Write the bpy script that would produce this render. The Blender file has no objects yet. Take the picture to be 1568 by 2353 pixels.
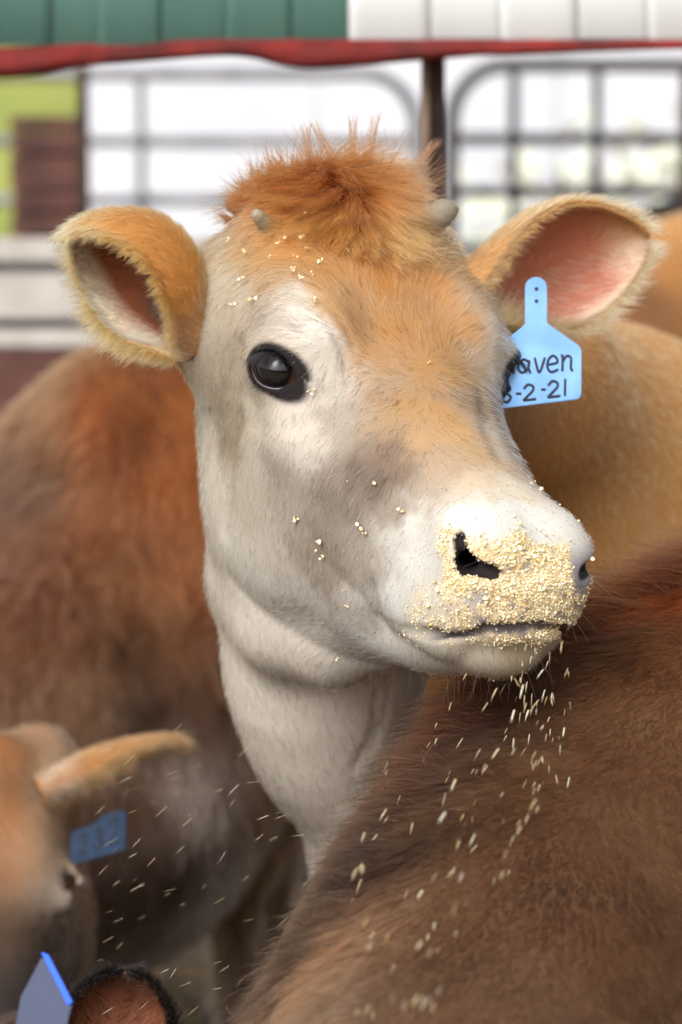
import bpy, bmesh, math, random, os
import numpy as np
from mathutils import Vector, Matrix
DEV = os.environ.get('DEV', '')
rng = np.random.default_rng(7)
random.seed(7)
R = math.radians
sc = bpy.context.scene

# ------------------------------------------------------------------ camera, sky, sun, exposure
PITCH = R(8.0); DIST = 2.2; S = 3000.0            # S: picture units per metre at the focus plane
VIEW = np.array([0, math.cos(PITCH), -math.sin(PITCH)])
UPV = np.array([0, math.sin(PITCH), math.cos(PITCH)])
RIGHT = np.array([1.0, 0, 0])
FOCUS = np.array([0, 0, 1.12])
CAM = FOCUS - VIEW * DIST
cd = bpy.data.cameras.new('camera'); cam = bpy.data.objects.new('camera', cd)
sc.collection.objects.link(cam); sc.camera = cam
cam.location = CAM; cam.rotation_euler = (math.pi / 2 - PITCH, 0, 0)
cd.sensor_fit = 'VERTICAL'; cd.sensor_height = 36; cd.lens = 36 * DIST / (2353 / S)
cd.clip_start = .05; cd.clip_end = 400
cd.dof.use_dof = True; cd.dof.focus_distance = DIST - .05; cd.dof.aperture_fstop = 4.3
cd.dof.aperture_blades = 9

w = bpy.data.worlds.new('World'); sc.world = w; w.use_nodes = True
nt = w.node_tree; nt.nodes.clear()
sky = nt.nodes.new('ShaderNodeTexSky'); sky.sky_type = 'NISHITA'; sky.sun_disc = False
SUN_EL, SUN_AZ = R(40), R(206)
sky.sun_elevation = SUN_EL; sky.sun_rotation = SUN_AZ
sky.air_density = 1.0; sky.dust_density = 6.0; sky.ozone_density = 1.0
hs = nt.nodes.new('ShaderNodeHueSaturation'); hs.inputs['Saturation'].default_value = .0
bg = nt.nodes.new('ShaderNodeBackground'); bg.inputs['Strength'].default_value = .15
wo = nt.nodes.new('ShaderNodeOutputWorld')
nt.links.new(sky.outputs[0], hs.inputs['Color']); nt.links.new(hs.outputs[0], bg.inputs[0]); nt.links.new(bg.outputs[0], wo.inputs[0])
ld = bpy.data.lights.new('sun', 'SUN'); ld.energy = 1.0; ld.angle = R(40); ld.color = (1, .97, .92)
lo = bpy.data.objects.new('sun', ld); sc.collection.objects.link(lo)
# sky rotation 0 = +Y, clockwise seen from above
sd = Vector((math.sin(SUN_AZ) * math.cos(SUN_EL), math.cos(SUN_AZ) * math.cos(SUN_EL), math.sin(SUN_EL)))
lo.rotation_euler = sd.to_track_quat('Z', 'Y').to_euler()
vs = sc.view_settings; vs.view_transform = 'Standard'; vs.look = 'None'; vs.gamma = 1; vs.exposure = 1.08
sc.cycles.use_denoising = True; sc.cycles.use_adaptive_sampling = False
sc.cycles.max_bounces = 8; sc.cycles.transparent_max_bounces = 16

def P(px, py, s=0.0):
    """picture position (1568 x 2353 scale) at s metres behind the focus plane -> world point"""
    D = DIST + s; k = D / DIST / S
    return CAM + VIEW * D + RIGHT * ((px - 784) * k) + UPV * ((1176.5 - py) * k)
def proj(p):
    q = np.asarray(p) - CAM; D = q @ VIEW
    return 784 + (q @ RIGHT) / D * DIST * S, 1176.5 - (q @ UPV) / D * DIST * S, D - DIST

# ------------------------------------------------------------------ signed distance toolbox
def smin(a, b, k):
    h = np.clip(.5 + .5 * (b - a) / k, 0, 1)
    return b + (a - b) * h - k * h * (1 - h)
def smax(a, b, k): return -smin(-a, -b, k)
def ell(p, c, r, M=None):
    q = p - np.asarray(c)
    if M is not None: q = q @ M
    r = np.asarray(r, float)
    k0 = np.sqrt(((q / r) ** 2).sum(-1)) + 1e-9; k1 = np.sqrt(((q / r ** 2) ** 2).sum(-1)) + 1e-9
    return k0 * (k0 - 1) / k1
def cap(p, a, b, ra, rb):
    a = np.asarray(a, float); b = np.asarray(b, float); ab = b - a
    h = np.clip(((p - a) @ ab) / (ab @ ab), 0, 1)
    return np.linalg.norm(p - a - h[..., None] * ab, axis=-1) - (ra + (rb - ra) * h)
def chain(p, pts, rad, k):
    d = None
    for i in range(len(pts) - 1):
        e = cap(p, pts[i], pts[i + 1], rad[i], rad[i + 1])
        d = e if d is None else smin(d, e, k)
    return d
def frame(z, xhint):
    z = np.asarray(z, float); z = z / np.linalg.norm(z)
    x = np.asarray(xhint, float); x = x - z * (x @ z); x /= np.linalg.norm(x)
    return np.stack([x, np.cross(z, x), z], 1)       # columns: x, y, z
def cr(xs, ys):
    """smooth (monotone-ish cubic) interpolation of a profile"""
    xs = np.asarray(xs, float); ys = np.asarray(ys, float)
    m = np.gradient(ys, xs)
    def g(x):
        x = np.clip(x, xs[0], xs[-1]); i = np.clip(np.searchsorted(xs, x) - 1, 0, len(xs) - 2)
        h = xs[i + 1] - xs[i]; t = (x - xs[i]) / h
        return ((2*t**3 - 3*t**2 + 1) * ys[i] + (t**3 - 2*t**2 + t) * h * m[i] + (-2*t**3 + 3*t**2) * ys[i + 1] + (t**3 - t**2) * h * m[i + 1])
    return g

def surface(sdf, xs, ys, zs, band=3.0):
    """surface nets of an sdf on a rectilinear grid; only the neighbourhood of the surface is evaluated"""
    n = (len(xs), len(ys), len(zs)); st = 4
    ci = [np.unique(np.append(np.arange(0, m, st), m - 1)) for m in n]
    G = np.stack(np.meshgrid(xs[ci[0]], ys[ci[1]], zs[ci[2]], indexing='ij'), -1)
    dc = sdf(G.reshape(-1, 3)).reshape(G.shape[:3]).astype(np.float32)
    def up(a, axis, idx, m):
        t = np.interp(np.arange(m), idx, np.arange(len(idx))); i = np.minimum(t.astype(int), len(idx) - 2); fr = (t - i).astype(np.float32)
        sh = [1, 1, 1]; sh[axis] = -1; fr = fr.reshape(sh)
        return np.take(a, i, axis) * (1 - fr) + np.take(a, i + 1, axis) * fr
    D = up(up(up(dc, 0, ci[0], n[0]), 1, ci[1], n[1]), 2, ci[2], n[2])
    # band width follows the local coarse cell size
    hx = np.gradient(xs); hy = np.gradient(ys); hz = np.gradient(zs)
    H = ((hx[:, None, None] + hy[None, :, None] + hz[None, None, :]) / 3).astype(np.float32)
    sel = np.nonzero(np.abs(D) < H * (st * .6 + band * .7))
    pts = np.stack([xs[sel[0]], ys[sel[1]], zs[sel[2]]], -1)
    out = np.empty(len(pts), np.float32)
    for i in range(0, len(pts), 50000): out[i:i + 50000] = sdf(pts[i:i + 50000])
    if DEV: print('EVAL', len(pts), n)
    D[sel] = out
    inside = D < 0
    # active cells
    c = inside[:-1, :-1, :-1].astype(np.int8)
    for dx in (0, 1):
        for dy in (0, 1):
            for dz in (0, 1):
                if dx + dy + dz: c = c + inside[dx:n[0]-1+dx, dy:n[1]-1+dy, dz:n[2]-1+dz]
    act = np.nonzero((c > 0) & (c < 8)); del c
    na = len(act[0]); idx = np.full((n[0]-1, n[1]-1, n[2]-1), -1, np.int32); idx[act] = np.arange(na)
    acc = np.zeros((na, 3)); cnt = np.zeros(na)
    X = (xs, ys, zs)
    corners = [(0,0,0),(1,0,0),(0,1,0),(1,1,0),(0,0,1),(1,0,1),(0,1,1),(1,1,1)]
    cv = [D[act[0]+a, act[1]+b, act[2]+e] for a, b, e in corners]
    for i, A in enumerate(corners):
        for j, B in enumerate(corners):
            if j > i and sum(abs(A[q]-B[q]) for q in range(3)) == 1:
                m = (cv[i] < 0) != (cv[j] < 0); t = np.where(m, cv[i] / np.where(m, cv[i] - cv[j], 1), 0)
                pa = np.stack([X[q][act[q]+A[q]] for q in range(3)], -1); pb = np.stack([X[q][act[q]+B[q]] for q in range(3)], -1)
                acc += np.where(m[:, None], pa + (pb - pa) * t[:, None], 0); cnt += m
    V = acc / cnt[:, None]
    F = []
    for ax in range(3):
        s0 = [slice(0, -1) if q == ax else slice(1, n[q]-1) for q in range(3)]
        s1 = [slice(1, None) if q == ax else slice(1, n[q]-1) for q in range(3)]
        a = inside[tuple(s0)]; b = inside[tuple(s1)]
        e = np.nonzero(a != b); flip = a[e]
        e = [e[q] + (0 if q == ax else 1) for q in range(3)]
        o1, o2 = [(1, 2), (2, 0), (0, 1)][ax]
        def cell(p, q):
            k = [e[0], e[1], e[2]]; k[o1] = k[o1] - p; k[o2] = k[o2] - q
            return idx[k[0], k[1], k[2]]
        q = np.stack([cell(1, 1), cell(0, 1), cell(0, 0), cell(1, 0)], -1)
        q[~flip] = q[~flip][:, ::-1]; F.append(q)
    F = np.concatenate(F); F = F[(F >= 0).all(1)]
    return V, F
def grad(sdf, p, e=.0008):
    g = np.stack([sdf(p + np.eye(3)[i] * e) - sdf(p - np.eye(3)[i] * e) for i in range(3)], -1)
    return g / (np.linalg.norm(g, axis=-1, keepdims=True) + 1e-12)

# ------------------------------------------------------------------ object helpers
MATS = {}
def link(name, data, parent=None):
    o = bpy.data.objects.new(name, data); sc.collection.objects.link(o)
    if parent is not None: o.parent = parent
    return o
def tag(o, label=None, cat=None, group=None, kind=None):
    for k, v in (('label', label), ('category', cat), ('group', group), ('kind', kind)):
        if v: o[k] = v
    return o
def mesh_np(name, V, F, mat=None, smooth=True):
    me = bpy.data.meshes.new(name); V = np.asarray(V, np.float32); F = np.asarray(F, np.int32)
    me.vertices.add(len(V)); me.vertices.foreach_set('co', V.ravel())
    k = F.shape[1]; me.loops.add(F.size); me.loops.foreach_set('vertex_index', F.ravel())
    me.polygons.add(len(F)); me.polygons.foreach_set('loop_start', np.arange(0, F.size, k, dtype=np.int32))
    me.update(calc_edges=True); me.validate()
    if smooth: me.polygons.foreach_set('use_smooth', np.ones(len(me.polygons), bool))
    if mat: me.materials.append(mat)
    return me

# ------------------------------------------------------------------ the heifer in the middle: head pose
PSI, TH, ROLL = R(30), R(34), R(0)
fc = np.array([math.cos(TH)*math.sin(PSI), -math.sin(TH), math.cos(TH)*math.cos(PSI)])     # camera axes: right, up, toward camera
uc = np.array([math.sin(TH)*math.sin(PSI),  math.cos(TH), math.sin(TH)*math.cos(PSI)])
lc = np.array([math.cos(PSI), 0, -math.sin(PSI)])
CA = np.stack([RIGHT, UPV, -VIEW])                 # rows
HM = np.stack([fc @ CA, uc @ CA, lc @ CA])         # rows: forward, dorsal, left of the heifer, in world
HO = P(985, 845, .0)
def loc(p): return (p - HO) @ HM.T
def wor(q): return np.asarray(q) @ HM + HO

topT = cr([-.235,-.215,-.19,-.16,-.12,-.08,-.04, 0, .05, .10, .15, .18, .20, .215], [-.03,.015,.036,.043,.040,.029,.013,0,-.008,-.013,-.018,-.022,-.030,-.05])
topW = cr([-.235,-.215,-.19,-.16,-.12,-.08,-.04, 0, .05, .10, .15, .18, .205,.22], [.03,.056,.073,.087,.094,.092,.085,.075,.062,.054,.050,.048,.043,.02])
topB = cr([-.235,-.20,-.12,-.05,0,.05,.10,.15,.20,.22], [-.09,-.12,-.15,-.16,-.15,-.14,-.125,-.115,-.10,-.08])
jawB = cr([-.15,-.12,-.08,-.03,.04,.10,.15,.19,.215,.235], [-.17,-.220,-.246,-.250,-.232,-.206,-.180,-.150,-.130,-.11])
jawW = cr([-.15,-.12,-.08,-.03,.04,.10,.15,.19,.215,.235], [.04,.058,.068,.066,.055,.048,.043,.038,.030,.01])
EYE_R = .0232
EYE_C = np.array([-.062, -.0425, .0850]); EYE_N = np.array([.50, .30, .81]); EYE_A = np.array([.783, .20, -.572])
EF = frame(EYE_N, EYE_A)                           # columns a (toward tear duct), b, n
EF2 = frame((.68, .26, .68), (.70, .20, -.70))      # the far eye looks a little more forward
EYE_C2 = EYE_C + (.008, .010, .015)
MOUTH = [(.231, -.077, 0), (.221, -.085, .032), (.181, -.119, .058), (.147, -.141, .060), (.118, -.152, .056)]
def loft(q, T, B, W, n=2.4, cmix=.55):
    f, u, l = q[..., 0], q[..., 1], q[..., 2]
    t = T(f); b = B(f); wd = W(f); c = b + (t - b) * cmix
    v = np.where(u > c, (u - c) / (t - c), (c - u) / (c - b)); h = np.abs(l) / wd
    r = (np.abs(v)**n + h**n)**(1 / n)
    return (r - 1) * np.minimum(wd, (t - b) * .5) 
def nostril(q):
    n0, n1, n2, n3 = (.180, -.036, .0530), (.196, -.045, .053), (.212, -.043, .040), (.160, -.060, .020)
    no = smin(cap(q, n0, n1, .0042, .0072), cap(q, n1, n2, .0072, .0048), .004)
    return smin(no, cap(q, n1, n3, .0074, .008), .005)
def head_sdf(p): return head_local(loc(p))
def head_local(q):
    far = (q[..., 2] > 0)[..., None]; q = q.copy(); q[..., 2] = np.abs(q[..., 2])
    f = q[..., 0]
    up = loft(q, topT, topB, topW, 2.5, .6)
    up = smax(up, f - .212, .02); up = smax(up, -f - .225, .03)
    # poll, temples
    up = smin(up, ell(q, (-.185, .018, 0), (.042, .034, .085)), .03)
    up = smin(up, ell(q, (-.175, -.055, .082), (.060, .055, .040)), .035)
    # orbit and brow
    up = smin(up, ell(q, (-.066, -.034, .067), (.052, .045, .031)), .03)
    up = smin(up, ell(q, (-.080, .002, .068), (.045, .022, .025)), .025)
    # cheek bone running to the nose
    up = smin(up, cap(q, (-.015, -.080, .084), (.070, -.072, .047), .018, .014), .04)
    # muzzle
    mz = ell(q, (.164, -.076, 0), (.050, .046, .050))
    mz = smin(mz, ell(q, (.181, -.047, .031), (.031, .025, .023)), .015)
    mz = smin(mz, ell(q, (.150, -.106, .037), (.060, .040, .024)), .02)     # hanging upper lip
    mz = smin(mz, ell(q, (.200, -.078, 0), (.028, .034, .048)), .012)
    up = smin(up, mz, .030)
    # fleshy cheek
    up = smin(up, ell(q, (.045, -.115, .038), (.090, .062, .030)), .035)
    # lower jaw
    lw = loft(q, lambda x: jawB(x) + .085, jawB, jawW, 2.3, .6)
    lw = smax(lw, f - .222, .015); lw = smax(lw, -f - .135, .03)
    lw = smin(lw, ell(q, (.176, -.117, 0), (.046, .026, .046)), .015)
    mas = ell(q, (-.060, -.145, .054), (.095, .090, .040))
    lw = smin(lw, mas, .03)
    km = .006 + .03 * np.clip((.125 - f) / .06, 0, 1)
    d = smin(up, lw, km)
    # eye: bulging lids round a ball, almond opening
    e = np.where(far, (q - EYE_C2) @ EF2, (q - EYE_C) @ EF)
    ball = np.linalg.norm(e, axis=-1)
    a, b = e[..., 0], e[..., 1]
    lid = np.linalg.norm(e * (.90, 1.0, 1) - (0, .0030, .0012), axis=-1) - (EYE_R + .0030)
    d = smin(d, lid, .018)
    alm = np.maximum(np.sqrt(a**2 + (b + .0150)**2) - .0278, np.sqrt(a**2 + (b - .0115)**2) - .0262)
    alm = np.maximum(alm, .006 - e[..., 2])
    d = smax(d, -alm, .0025)
    d = np.maximum(d, -(ball - EYE_R - .0004))
    # tear duct
    d = smax(d, -cap(e, (.017, -.001, .013), (.025, -.004, .010), .0022, .001), .004)
    # crease above the upper lid
    ba = b - .0135 + 22 * a * a
    d = d + .0016 * np.exp(-(ba / .0022)**2) * np.exp(-(a / .016)**2) * (e[..., 2] > 0) * np.clip(1 - (ball - .03) / .01, 0, 1)
    # nostril: comma shaped hole that runs inward
    no = nostril(q)
    d = smax(d, -no, .005)
    # mouth line
    mo = chain(q, MOUTH, [.0035, .0035, .0035, .0035, .002], .003)
    d = smax(d, -mo, .006)
    return d
# ears: leaf shaped cups, rolled in along the front margin
def ear_surf(E, nt=56, nv=48):
    """returns grid points (nt, nv, 3), outward (back side) normals, and t, v in 0..1 (v: 0 front margin, 1 rear margin)"""
    ax = E['tip'] - E['base']; L = np.linalg.norm(ax); M = frame(ax, E['opening']); o, sd_, z = M[:, 0], M[:, 1] * E['side'], M[:, 2]
    t = np.linspace(0, 1, nt)[:, None]; v = np.linspace(0, 1, nv)[None, :]
    r = E['w'] * cr([0, .12, .3, .5, .68, .82, .92, .975, 1], [.46, .60, .86, 1, .96, .76, .50, .26, .04])(t)
    fa = np.interp(t, [0, .3, .6, 1], E['fa']); fp = np.interp(t, [0, .3, .6, 1], E['fp'])
    ph = -fa + (fa + fp) * v
    bend = E['bend'] * (t - .5)**2 * 4 * L
    lean = np.where(ph > 0, 1, 1.0)
    c = E['base'] + z * (L * t)[..., None] - o * (0*t)[..., None] + o * (bend)[..., None] + sd_ * (E.get('sb', 0) * L * np.sin(t * np.pi))[..., None]
    rip = 1 + .03 * np.sin(ph * 5 + t * 6)
    Q = c + (r * rip * np.cos(ph))[..., None] * (-o) * E['deep'] + (r * np.sin(ph))[..., None] * sd_
    du = np.gradient(Q, axis=0); dv = np.gradient(Q, axis=1)
    n = np.cross(du, dv); n /= np.linalg.norm(n, axis=-1, keepdims=True) + 1e-12
    mid = n[nt // 2, np.argmin(np.abs(ph[nt // 2]))]
    if mid @ o > 0: n = -n
    return Q, n, np.broadcast_to(t, Q.shape[:2]), np.broadcast_to(v, Q.shape[:2])
def ear_mesh(E):
    Q, n, t, v = ear_surf(E); nt_, nv_ = t.shape
    th = (.0018 + .0035 * (1 - t)**2)[..., None]
    A = Q + n * th; B = Q - n * th
    k = np.arange(nt_ * nv_).reshape(nt_, nv_); m = nt_ * nv_
    f1 = np.stack([k[:-1, :-1], k[1:, :-1], k[1:, 1:], k[:-1, 1:]], -1).reshape(-1, 4)
    V = np.concatenate([A.reshape(-1, 3), B.reshape(-1, 3)])
    rim = np.concatenate([k[:, 0], k[-1, 1:], k[::-1, -1][1:], ])
    f3 = np.stack([rim[:-1], rim[1:], rim[1:] + m, rim[:-1] + m], -1)
    return V, np.concatenate([f1, f1[:, ::-1] + m, f3])
EAR_N = dict(base=P(452, 768, .10), tip=P(166, 530, .05), opening=(-.86, -.48, -.30), w=.050, side=-1, fp=[R(170), R(140), R(112), R(85)], fa=[R(150), R(105), R(85), R(70)], bend=.02, deep=1.0)
EAR_F = dict(base=P(1075, 695, .14), tip=P(1490, 545, .17), opening=(.15, -.95, -.25), w=.050, side=1, fp=[R(165), R(125), R(95), R(80)], fa=[R(150), R(105), R(80), R(70)], bend=.02, deep=.8)
# neck and body of the same animal
NECK = [P(790, 700, .17), P(765, 950, .21), P(768, 1300, .22), P(745, 1560, .27), P(775, 1720, .31), P(990, 2000, .40), P(1150, 2250, .5)]
NRAD = [.078, .095, .085, .066, .050, .090, .13]
FOLD = [P(565, 1350, .19), P(650, 1440, .15), P(770, 1485, .115), P(880, 1475, .08)]
GZ = lambda p, z: np.array([p[0], p[1], z])
TORSO = [P(1150, 1480, .62), P(1420, 1400, .90), P(1900, 1330, 1.35), P(2300, 1300, 1.75)]
def leg(p, top, x, y, r0=.07, hind=False):
    k = np.array([x, y - (.05 if hind else -.02), .48]); a_ = np.array([x, y + (.06 if hind else 0), .26])
    d = smin(cap(p, top, k, r0, r0 * .55), cap(p, k, a_, r0 * .55, r0 * .36), .03)
    d = smin(d, cap(p, a_, (x, y, .07), r0 * .36, r0 * .38), .02)
    return smin(d, cap(p, (x, y - .02, .04), (x, y - .005, .03), .04, .045), .02)
def body_sdf(p):
    d = chain(p, TORSO, [.20, .262, .285, .22], .12)
    d = smin(d, chain(p, [P(860, 700, .22), P(1120, 900, .45), P(1330, 1090, .75)], [.075, .10, .16], .08), .08)     # crest
    t0_, t1_ = TORSO[0], TORSO[3]
    for dx, dy in ((-.02, -.14), (.10, .14)): d = smin(d, leg(p, t0_ + (dx, dy, -.10), t0_[0] + dx, t0_[1] + dy, .085), .06)
    for dx, dy in ((-.08, -.12), (.08, .12)): d = smin(d, leg(p, t1_ + (dx, dy, -.08), t1_[0] + dx, t1_[1] + dy, .11, True), .06)
    return d
CREASE = []
HC = wor((-.02, -.09, 0))
def main_sdf(p):
    rh = np.linalg.norm(p - HC, axis=-1); d = rh - .28; m_ = rh < .40
    if m_.any(): d[m_] = head_sdf(p[m_])
    nk = chain(p, NECK, NRAD, .07)
    d = smin(d, nk, .055)
    d = smin(d, chain(p, FOLD, [.020, .029, .028, .018], .02), .042)
    for E in (EAR_N, EAR_F):
        z = (E['tip'] - E['base']) / np.linalg.norm(E['tip'] - E['base'])
        d = smin(d, cap(p, E['base'] - z * .04, E['base'] + z * .004, .030, .020), .03)
    m_ = p[..., 1] > .12
    if m_.any(): d[m_] = smin(d[m_], body_sdf(p[m_]), .05)
    if CREASE:
        nr = np.abs(d) < .02; pn_ = p[nr]; dn_ = d[nr]
        for C_, w_, a_ in CREASE:
            c_ = C_.mean(0); rr_ = np.linalg.norm(C_ - c_, axis=1).max() + 3 * w_
            k_ = np.nonzero(((pn_ - c_)**2).sum(1) < rr_ * rr_)[0]
            if len(k_):
                g = np.full(len(k_), 9.0)
                for u_, v_ in zip(C_, C_[1:]): g = np.minimum(g, cap(pn_[k_], u_, v_, 0, 0))
                dn_[k_] += a_ * np.exp(-(g / w_)**2)
        d = d.copy(); d[nr] = dn_
    return np.maximum(d, -p[..., 2])
def axis_grid(lo, hi, flo, fhi, h, g=1.12, hmax=.05):
    mid = list(np.arange(flo, fhi, h)); a = [flo]; s = h
    while a[-1] > lo: s = min(s * g, hmax); a.append(a[-1] - s)
    b = [mid[-1]]; s = h
    while b[-1] < hi: s = min(s * g, hmax); b.append(b[-1] + s)
    return np.array(a[:0:-1] + mid + b[1:])

# ------------------------------------------------------------------ noise, colour and fur helpers
def lin(c):
    c = np.asarray(c, float) / 255
    return np.where(c <= .04045, c / 12.92, ((c + .055) / 1.055)**2.4)
def hash3(i, j, k, seed):
    n = (i * 73856093) ^ (j * 19349663) ^ (k * 83492791) ^ (seed * 2654435761)
    n = (n ^ (n >> 13)) * 1274126177; n = n & 0xffffffff
    return ((n ^ (n >> 16)) & 0xffff) / 65535.0
def vnoise(p, freq, seed=0):
    q = np.asarray(p) * freq; i = np.floor(q).astype(np.int64); f = q - i; f = f * f * (3 - 2 * f); r = 0
    for a in (0, 1):
        for b in (0, 1):
            for c in (0, 1):
                w_ = (f[:, 0] if a else 1 - f[:, 0]) * (f[:, 1] if b else 1 - f[:, 1]) * (f[:, 2] if c else 1 - f[:, 2])
                r = r + w_ * hash3(i[:, 0] + a, i[:, 1] + b, i[:, 2] + c, seed)
    return r                                             # 0..1
def vec_noise(p, freq, seed=0): return np.stack([vnoise(p, freq, seed + k) for k in range(3)], -1) * 2 - 1
def idw(p, C, Vv, power=4, eps=.004, chunk=40000):
    out = np.empty((len(p), Vv.shape[1]))
    for i in range(0, len(p), chunk):
        d2 = ((p[i:i+chunk, None, :] - C[None])**2).sum(-1) + eps * eps
        w_ = d2**(-power / 2); out[i:i+chunk] = (w_ @ Vv) / w_.sum(1, keepdims=True)
    return out
def march(sdf, pix, s0=-.35, s1=.9, step=.6):
    """first hits of the picture rays through pix with the sdf"""
    pix = np.asarray(pix, float)
    A = np.array([P(x, y, s0) for x, y in pix]); B = np.array([P(x, y, s1) for x, y in pix])
    L = np.linalg.norm(B - A, axis=1); d = (B - A) / L[:, None]; t = np.zeros(len(A))
    for _ in range(160):
        v = sdf(A + d * t[:, None]); t = np.minimum(t + np.where(v < .0005, 0, np.maximum(v * step, .0004)), L)
    return A + d * t[:, None], t < L * .999
def normals(V, F):
    n = np.zeros_like(V)
    fn = np.cross(V[F[:, 2]] - V[F[:, 0]], V[F[:, 3 if F.shape[1] > 3 else 1]] - V[F[:, 1]]) if F.shape[1] > 3 else np.cross(V[F[:, 1]] - V[F[:, 0]], V[F[:, 2]] - V[F[:, 0]])
    for k in range(F.shape[1]): 
        for q in range(3): n[:, q] += np.bincount(F[:, k], fn[:, q], len(V))
    return n / (np.linalg.norm(n, axis=1, keepdims=True) + 1e-15)
def scatter(V, N, F, dens, n, attrs=()):
    """n random points on the mesh, weighted by area x vertex density"""
    T = np.concatenate([F[:, [0, 1, 2]], F[:, [0, 2, 3]]]) if F.shape[1] == 4 else F
    ar = np.linalg.norm(np.cross(V[T[:, 1]] - V[T[:, 0]], V[T[:, 2]] - V[T[:, 0]]), axis=1) * .5
    wt = ar * dens[T].mean(1); cs = np.cumsum(wt)
    ti = np.searchsorted(cs, rng.random(n) * cs[-1]); ti = np.minimum(ti, len(T) - 1)
    r1 = np.sqrt(rng.random(n)); r2 = rng.random(n); W3 = np.stack([1 - r1, r1 * (1 - r2), r1 * r2], -1)
    f = lambda X: (X[T[ti]] * (W3[..., None] if X.ndim > 1 else W3)).sum(1)
    nn = f(N); nn /= np.linalg.norm(nn, axis=1, keepdims=True) + 1e-12
    return (f(V), nn) + tuple(f(x) for x in attrs)
def fur(name, p, n, T, length, rad, col, mat, parent=None, tilt=.35, bend=.5, npt=5, mess=.25, clump=.5, clump_size=.004, curl=0, freq=60, tip=.25, seed=0, streak=0):
    """p roots, n normals, T tangents (flow), per-hair length / tilt (radians off the skin) / colour"""
    m = len(p); length = np.broadcast_to(length, m).astype(float); tilt = np.broadcast_to(tilt, m).astype(float)
    T = T - n * (T * n).sum(1, keepdims=True); T /= np.linalg.norm(T, axis=1, keepdims=True) + 1e-9
    if streak:
        g = sum(vnoise(p + T * (k * .0022), 480, seed + 90) for k in range(-2, 3)) / 5 - .5; g2 = sum(vnoise(p + T * (k * .0013), 1100, seed + 91) for k in range(-2, 3)) / 5 - .5
        col = np.clip(col * np.exp(streak * (3.2 * g + 2.2 * g2))[:, None], 0, .93)
    # clumps: hairs of one small cell share a direction and draw together
    j = p + vec_noise(p, 1 / (clump_size * 2.2), seed + 40) * clump_size * .5
    ci = np.floor(j / clump_size).astype(np.int64)
    hs_ = np.stack([hash3(ci[:, 0], ci[:, 1], ci[:, 2], seed + 11 + k) for k in range(4)], -1)
    cc = (ci + .5) * clump_size
    wob = vec_noise(p, freq, seed) * mess + (hs_[:, :3] * 2 - 1) * mess * .8 + rng.normal(0, mess * .35, (m, 3))
    T = T + wob; T -= n * (T * n).sum(1, keepdims=True); T /= np.linalg.norm(T, axis=1, keepdims=True) + 1e-9
    tl = tilt * (.7 + .6 * rng.random(m)) + (hs_[:, 3] - .5) * .25
    length = length * (.65 + .6 * rng.random(m))
    s_ = np.linspace(0, 1, npt)
    pts = np.empty((m, npt, 3), np.float32); cur = p - n * .0006; pts[:, 0] = cur
    off = cc - p; off -= n * (off * n).sum(1, keepdims=True)
    for k in range(1, npt):
        a = tl * (1 - bend * s_[k]) + (1 - s_[k]) * .15
        d = T * np.cos(a)[:, None] + n * np.sin(a)[:, None]
        if curl: d = d + vec_noise(cur, 1 / .006, seed + 70) * curl * s_[k]
        cur = cur + d * (length / (npt - 1))[:, None] + off * (clump * (s_[k]**1.5 - s_[k-1]**1.5))
        pts[:, k] = cur
    return hair_obj(name, pts, rad, col, mat, parent, tip)
def hair_obj(name, pts, rad, col, mat, parent=None, tip=.25):
    m, npt = pts.shape[:2]
    h = bpy.data.hair_curves.new(name); h.add_curves([npt] * m)
    h.attributes['position'].data.foreach_set('vector', np.ascontiguousarray(pts, np.float32).ravel())
    ra = h.attributes.get('radius') or h.attributes.new('radius', 'FLOAT', 'POINT')
    prof = (1 - (1 - tip) * np.linspace(0, 1, npt)**1.5)
    ra.data.foreach_set('value', (np.broadcast_to(rad, m)[:, None] * prof[None]).astype(np.float32).ravel())
    c = h.attributes.new('hcol', 'FLOAT_COLOR', 'CURVE')
    c.data.foreach_set('color', np.concatenate([col, np.ones((m, 1))], 1).astype(np.float32).ravel())
    h.materials.append(mat)
    return link(name, h, parent)

# ------------------------------------------------------------------ materials
def mat_new(name):
    m = bpy.data.materials.new(name); m.use_nodes = True; MATS[name] = m
    return m, m.node_tree, m.node_tree.nodes['Principled BSDF']
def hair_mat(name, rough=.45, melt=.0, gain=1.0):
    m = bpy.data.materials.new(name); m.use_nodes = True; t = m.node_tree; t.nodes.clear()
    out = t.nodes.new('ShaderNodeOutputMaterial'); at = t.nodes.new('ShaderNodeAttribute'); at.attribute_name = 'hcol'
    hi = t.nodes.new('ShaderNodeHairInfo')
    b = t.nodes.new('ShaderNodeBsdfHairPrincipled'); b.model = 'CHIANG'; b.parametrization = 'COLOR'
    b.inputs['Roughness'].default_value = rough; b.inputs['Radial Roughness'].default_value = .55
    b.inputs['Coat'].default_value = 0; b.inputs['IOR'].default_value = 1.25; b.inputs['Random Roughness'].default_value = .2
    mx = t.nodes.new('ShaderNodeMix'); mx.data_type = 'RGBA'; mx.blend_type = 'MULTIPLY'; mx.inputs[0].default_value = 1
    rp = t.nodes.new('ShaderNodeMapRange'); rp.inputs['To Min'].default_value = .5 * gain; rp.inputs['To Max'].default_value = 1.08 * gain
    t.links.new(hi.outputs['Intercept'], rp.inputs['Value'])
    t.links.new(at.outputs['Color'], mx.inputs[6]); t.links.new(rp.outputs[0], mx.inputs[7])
    t.links.new(mx.outputs[2], b.inputs['Color']); t.links.new(b.outputs[0], out.inputs['Surface'])
    return m
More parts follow.
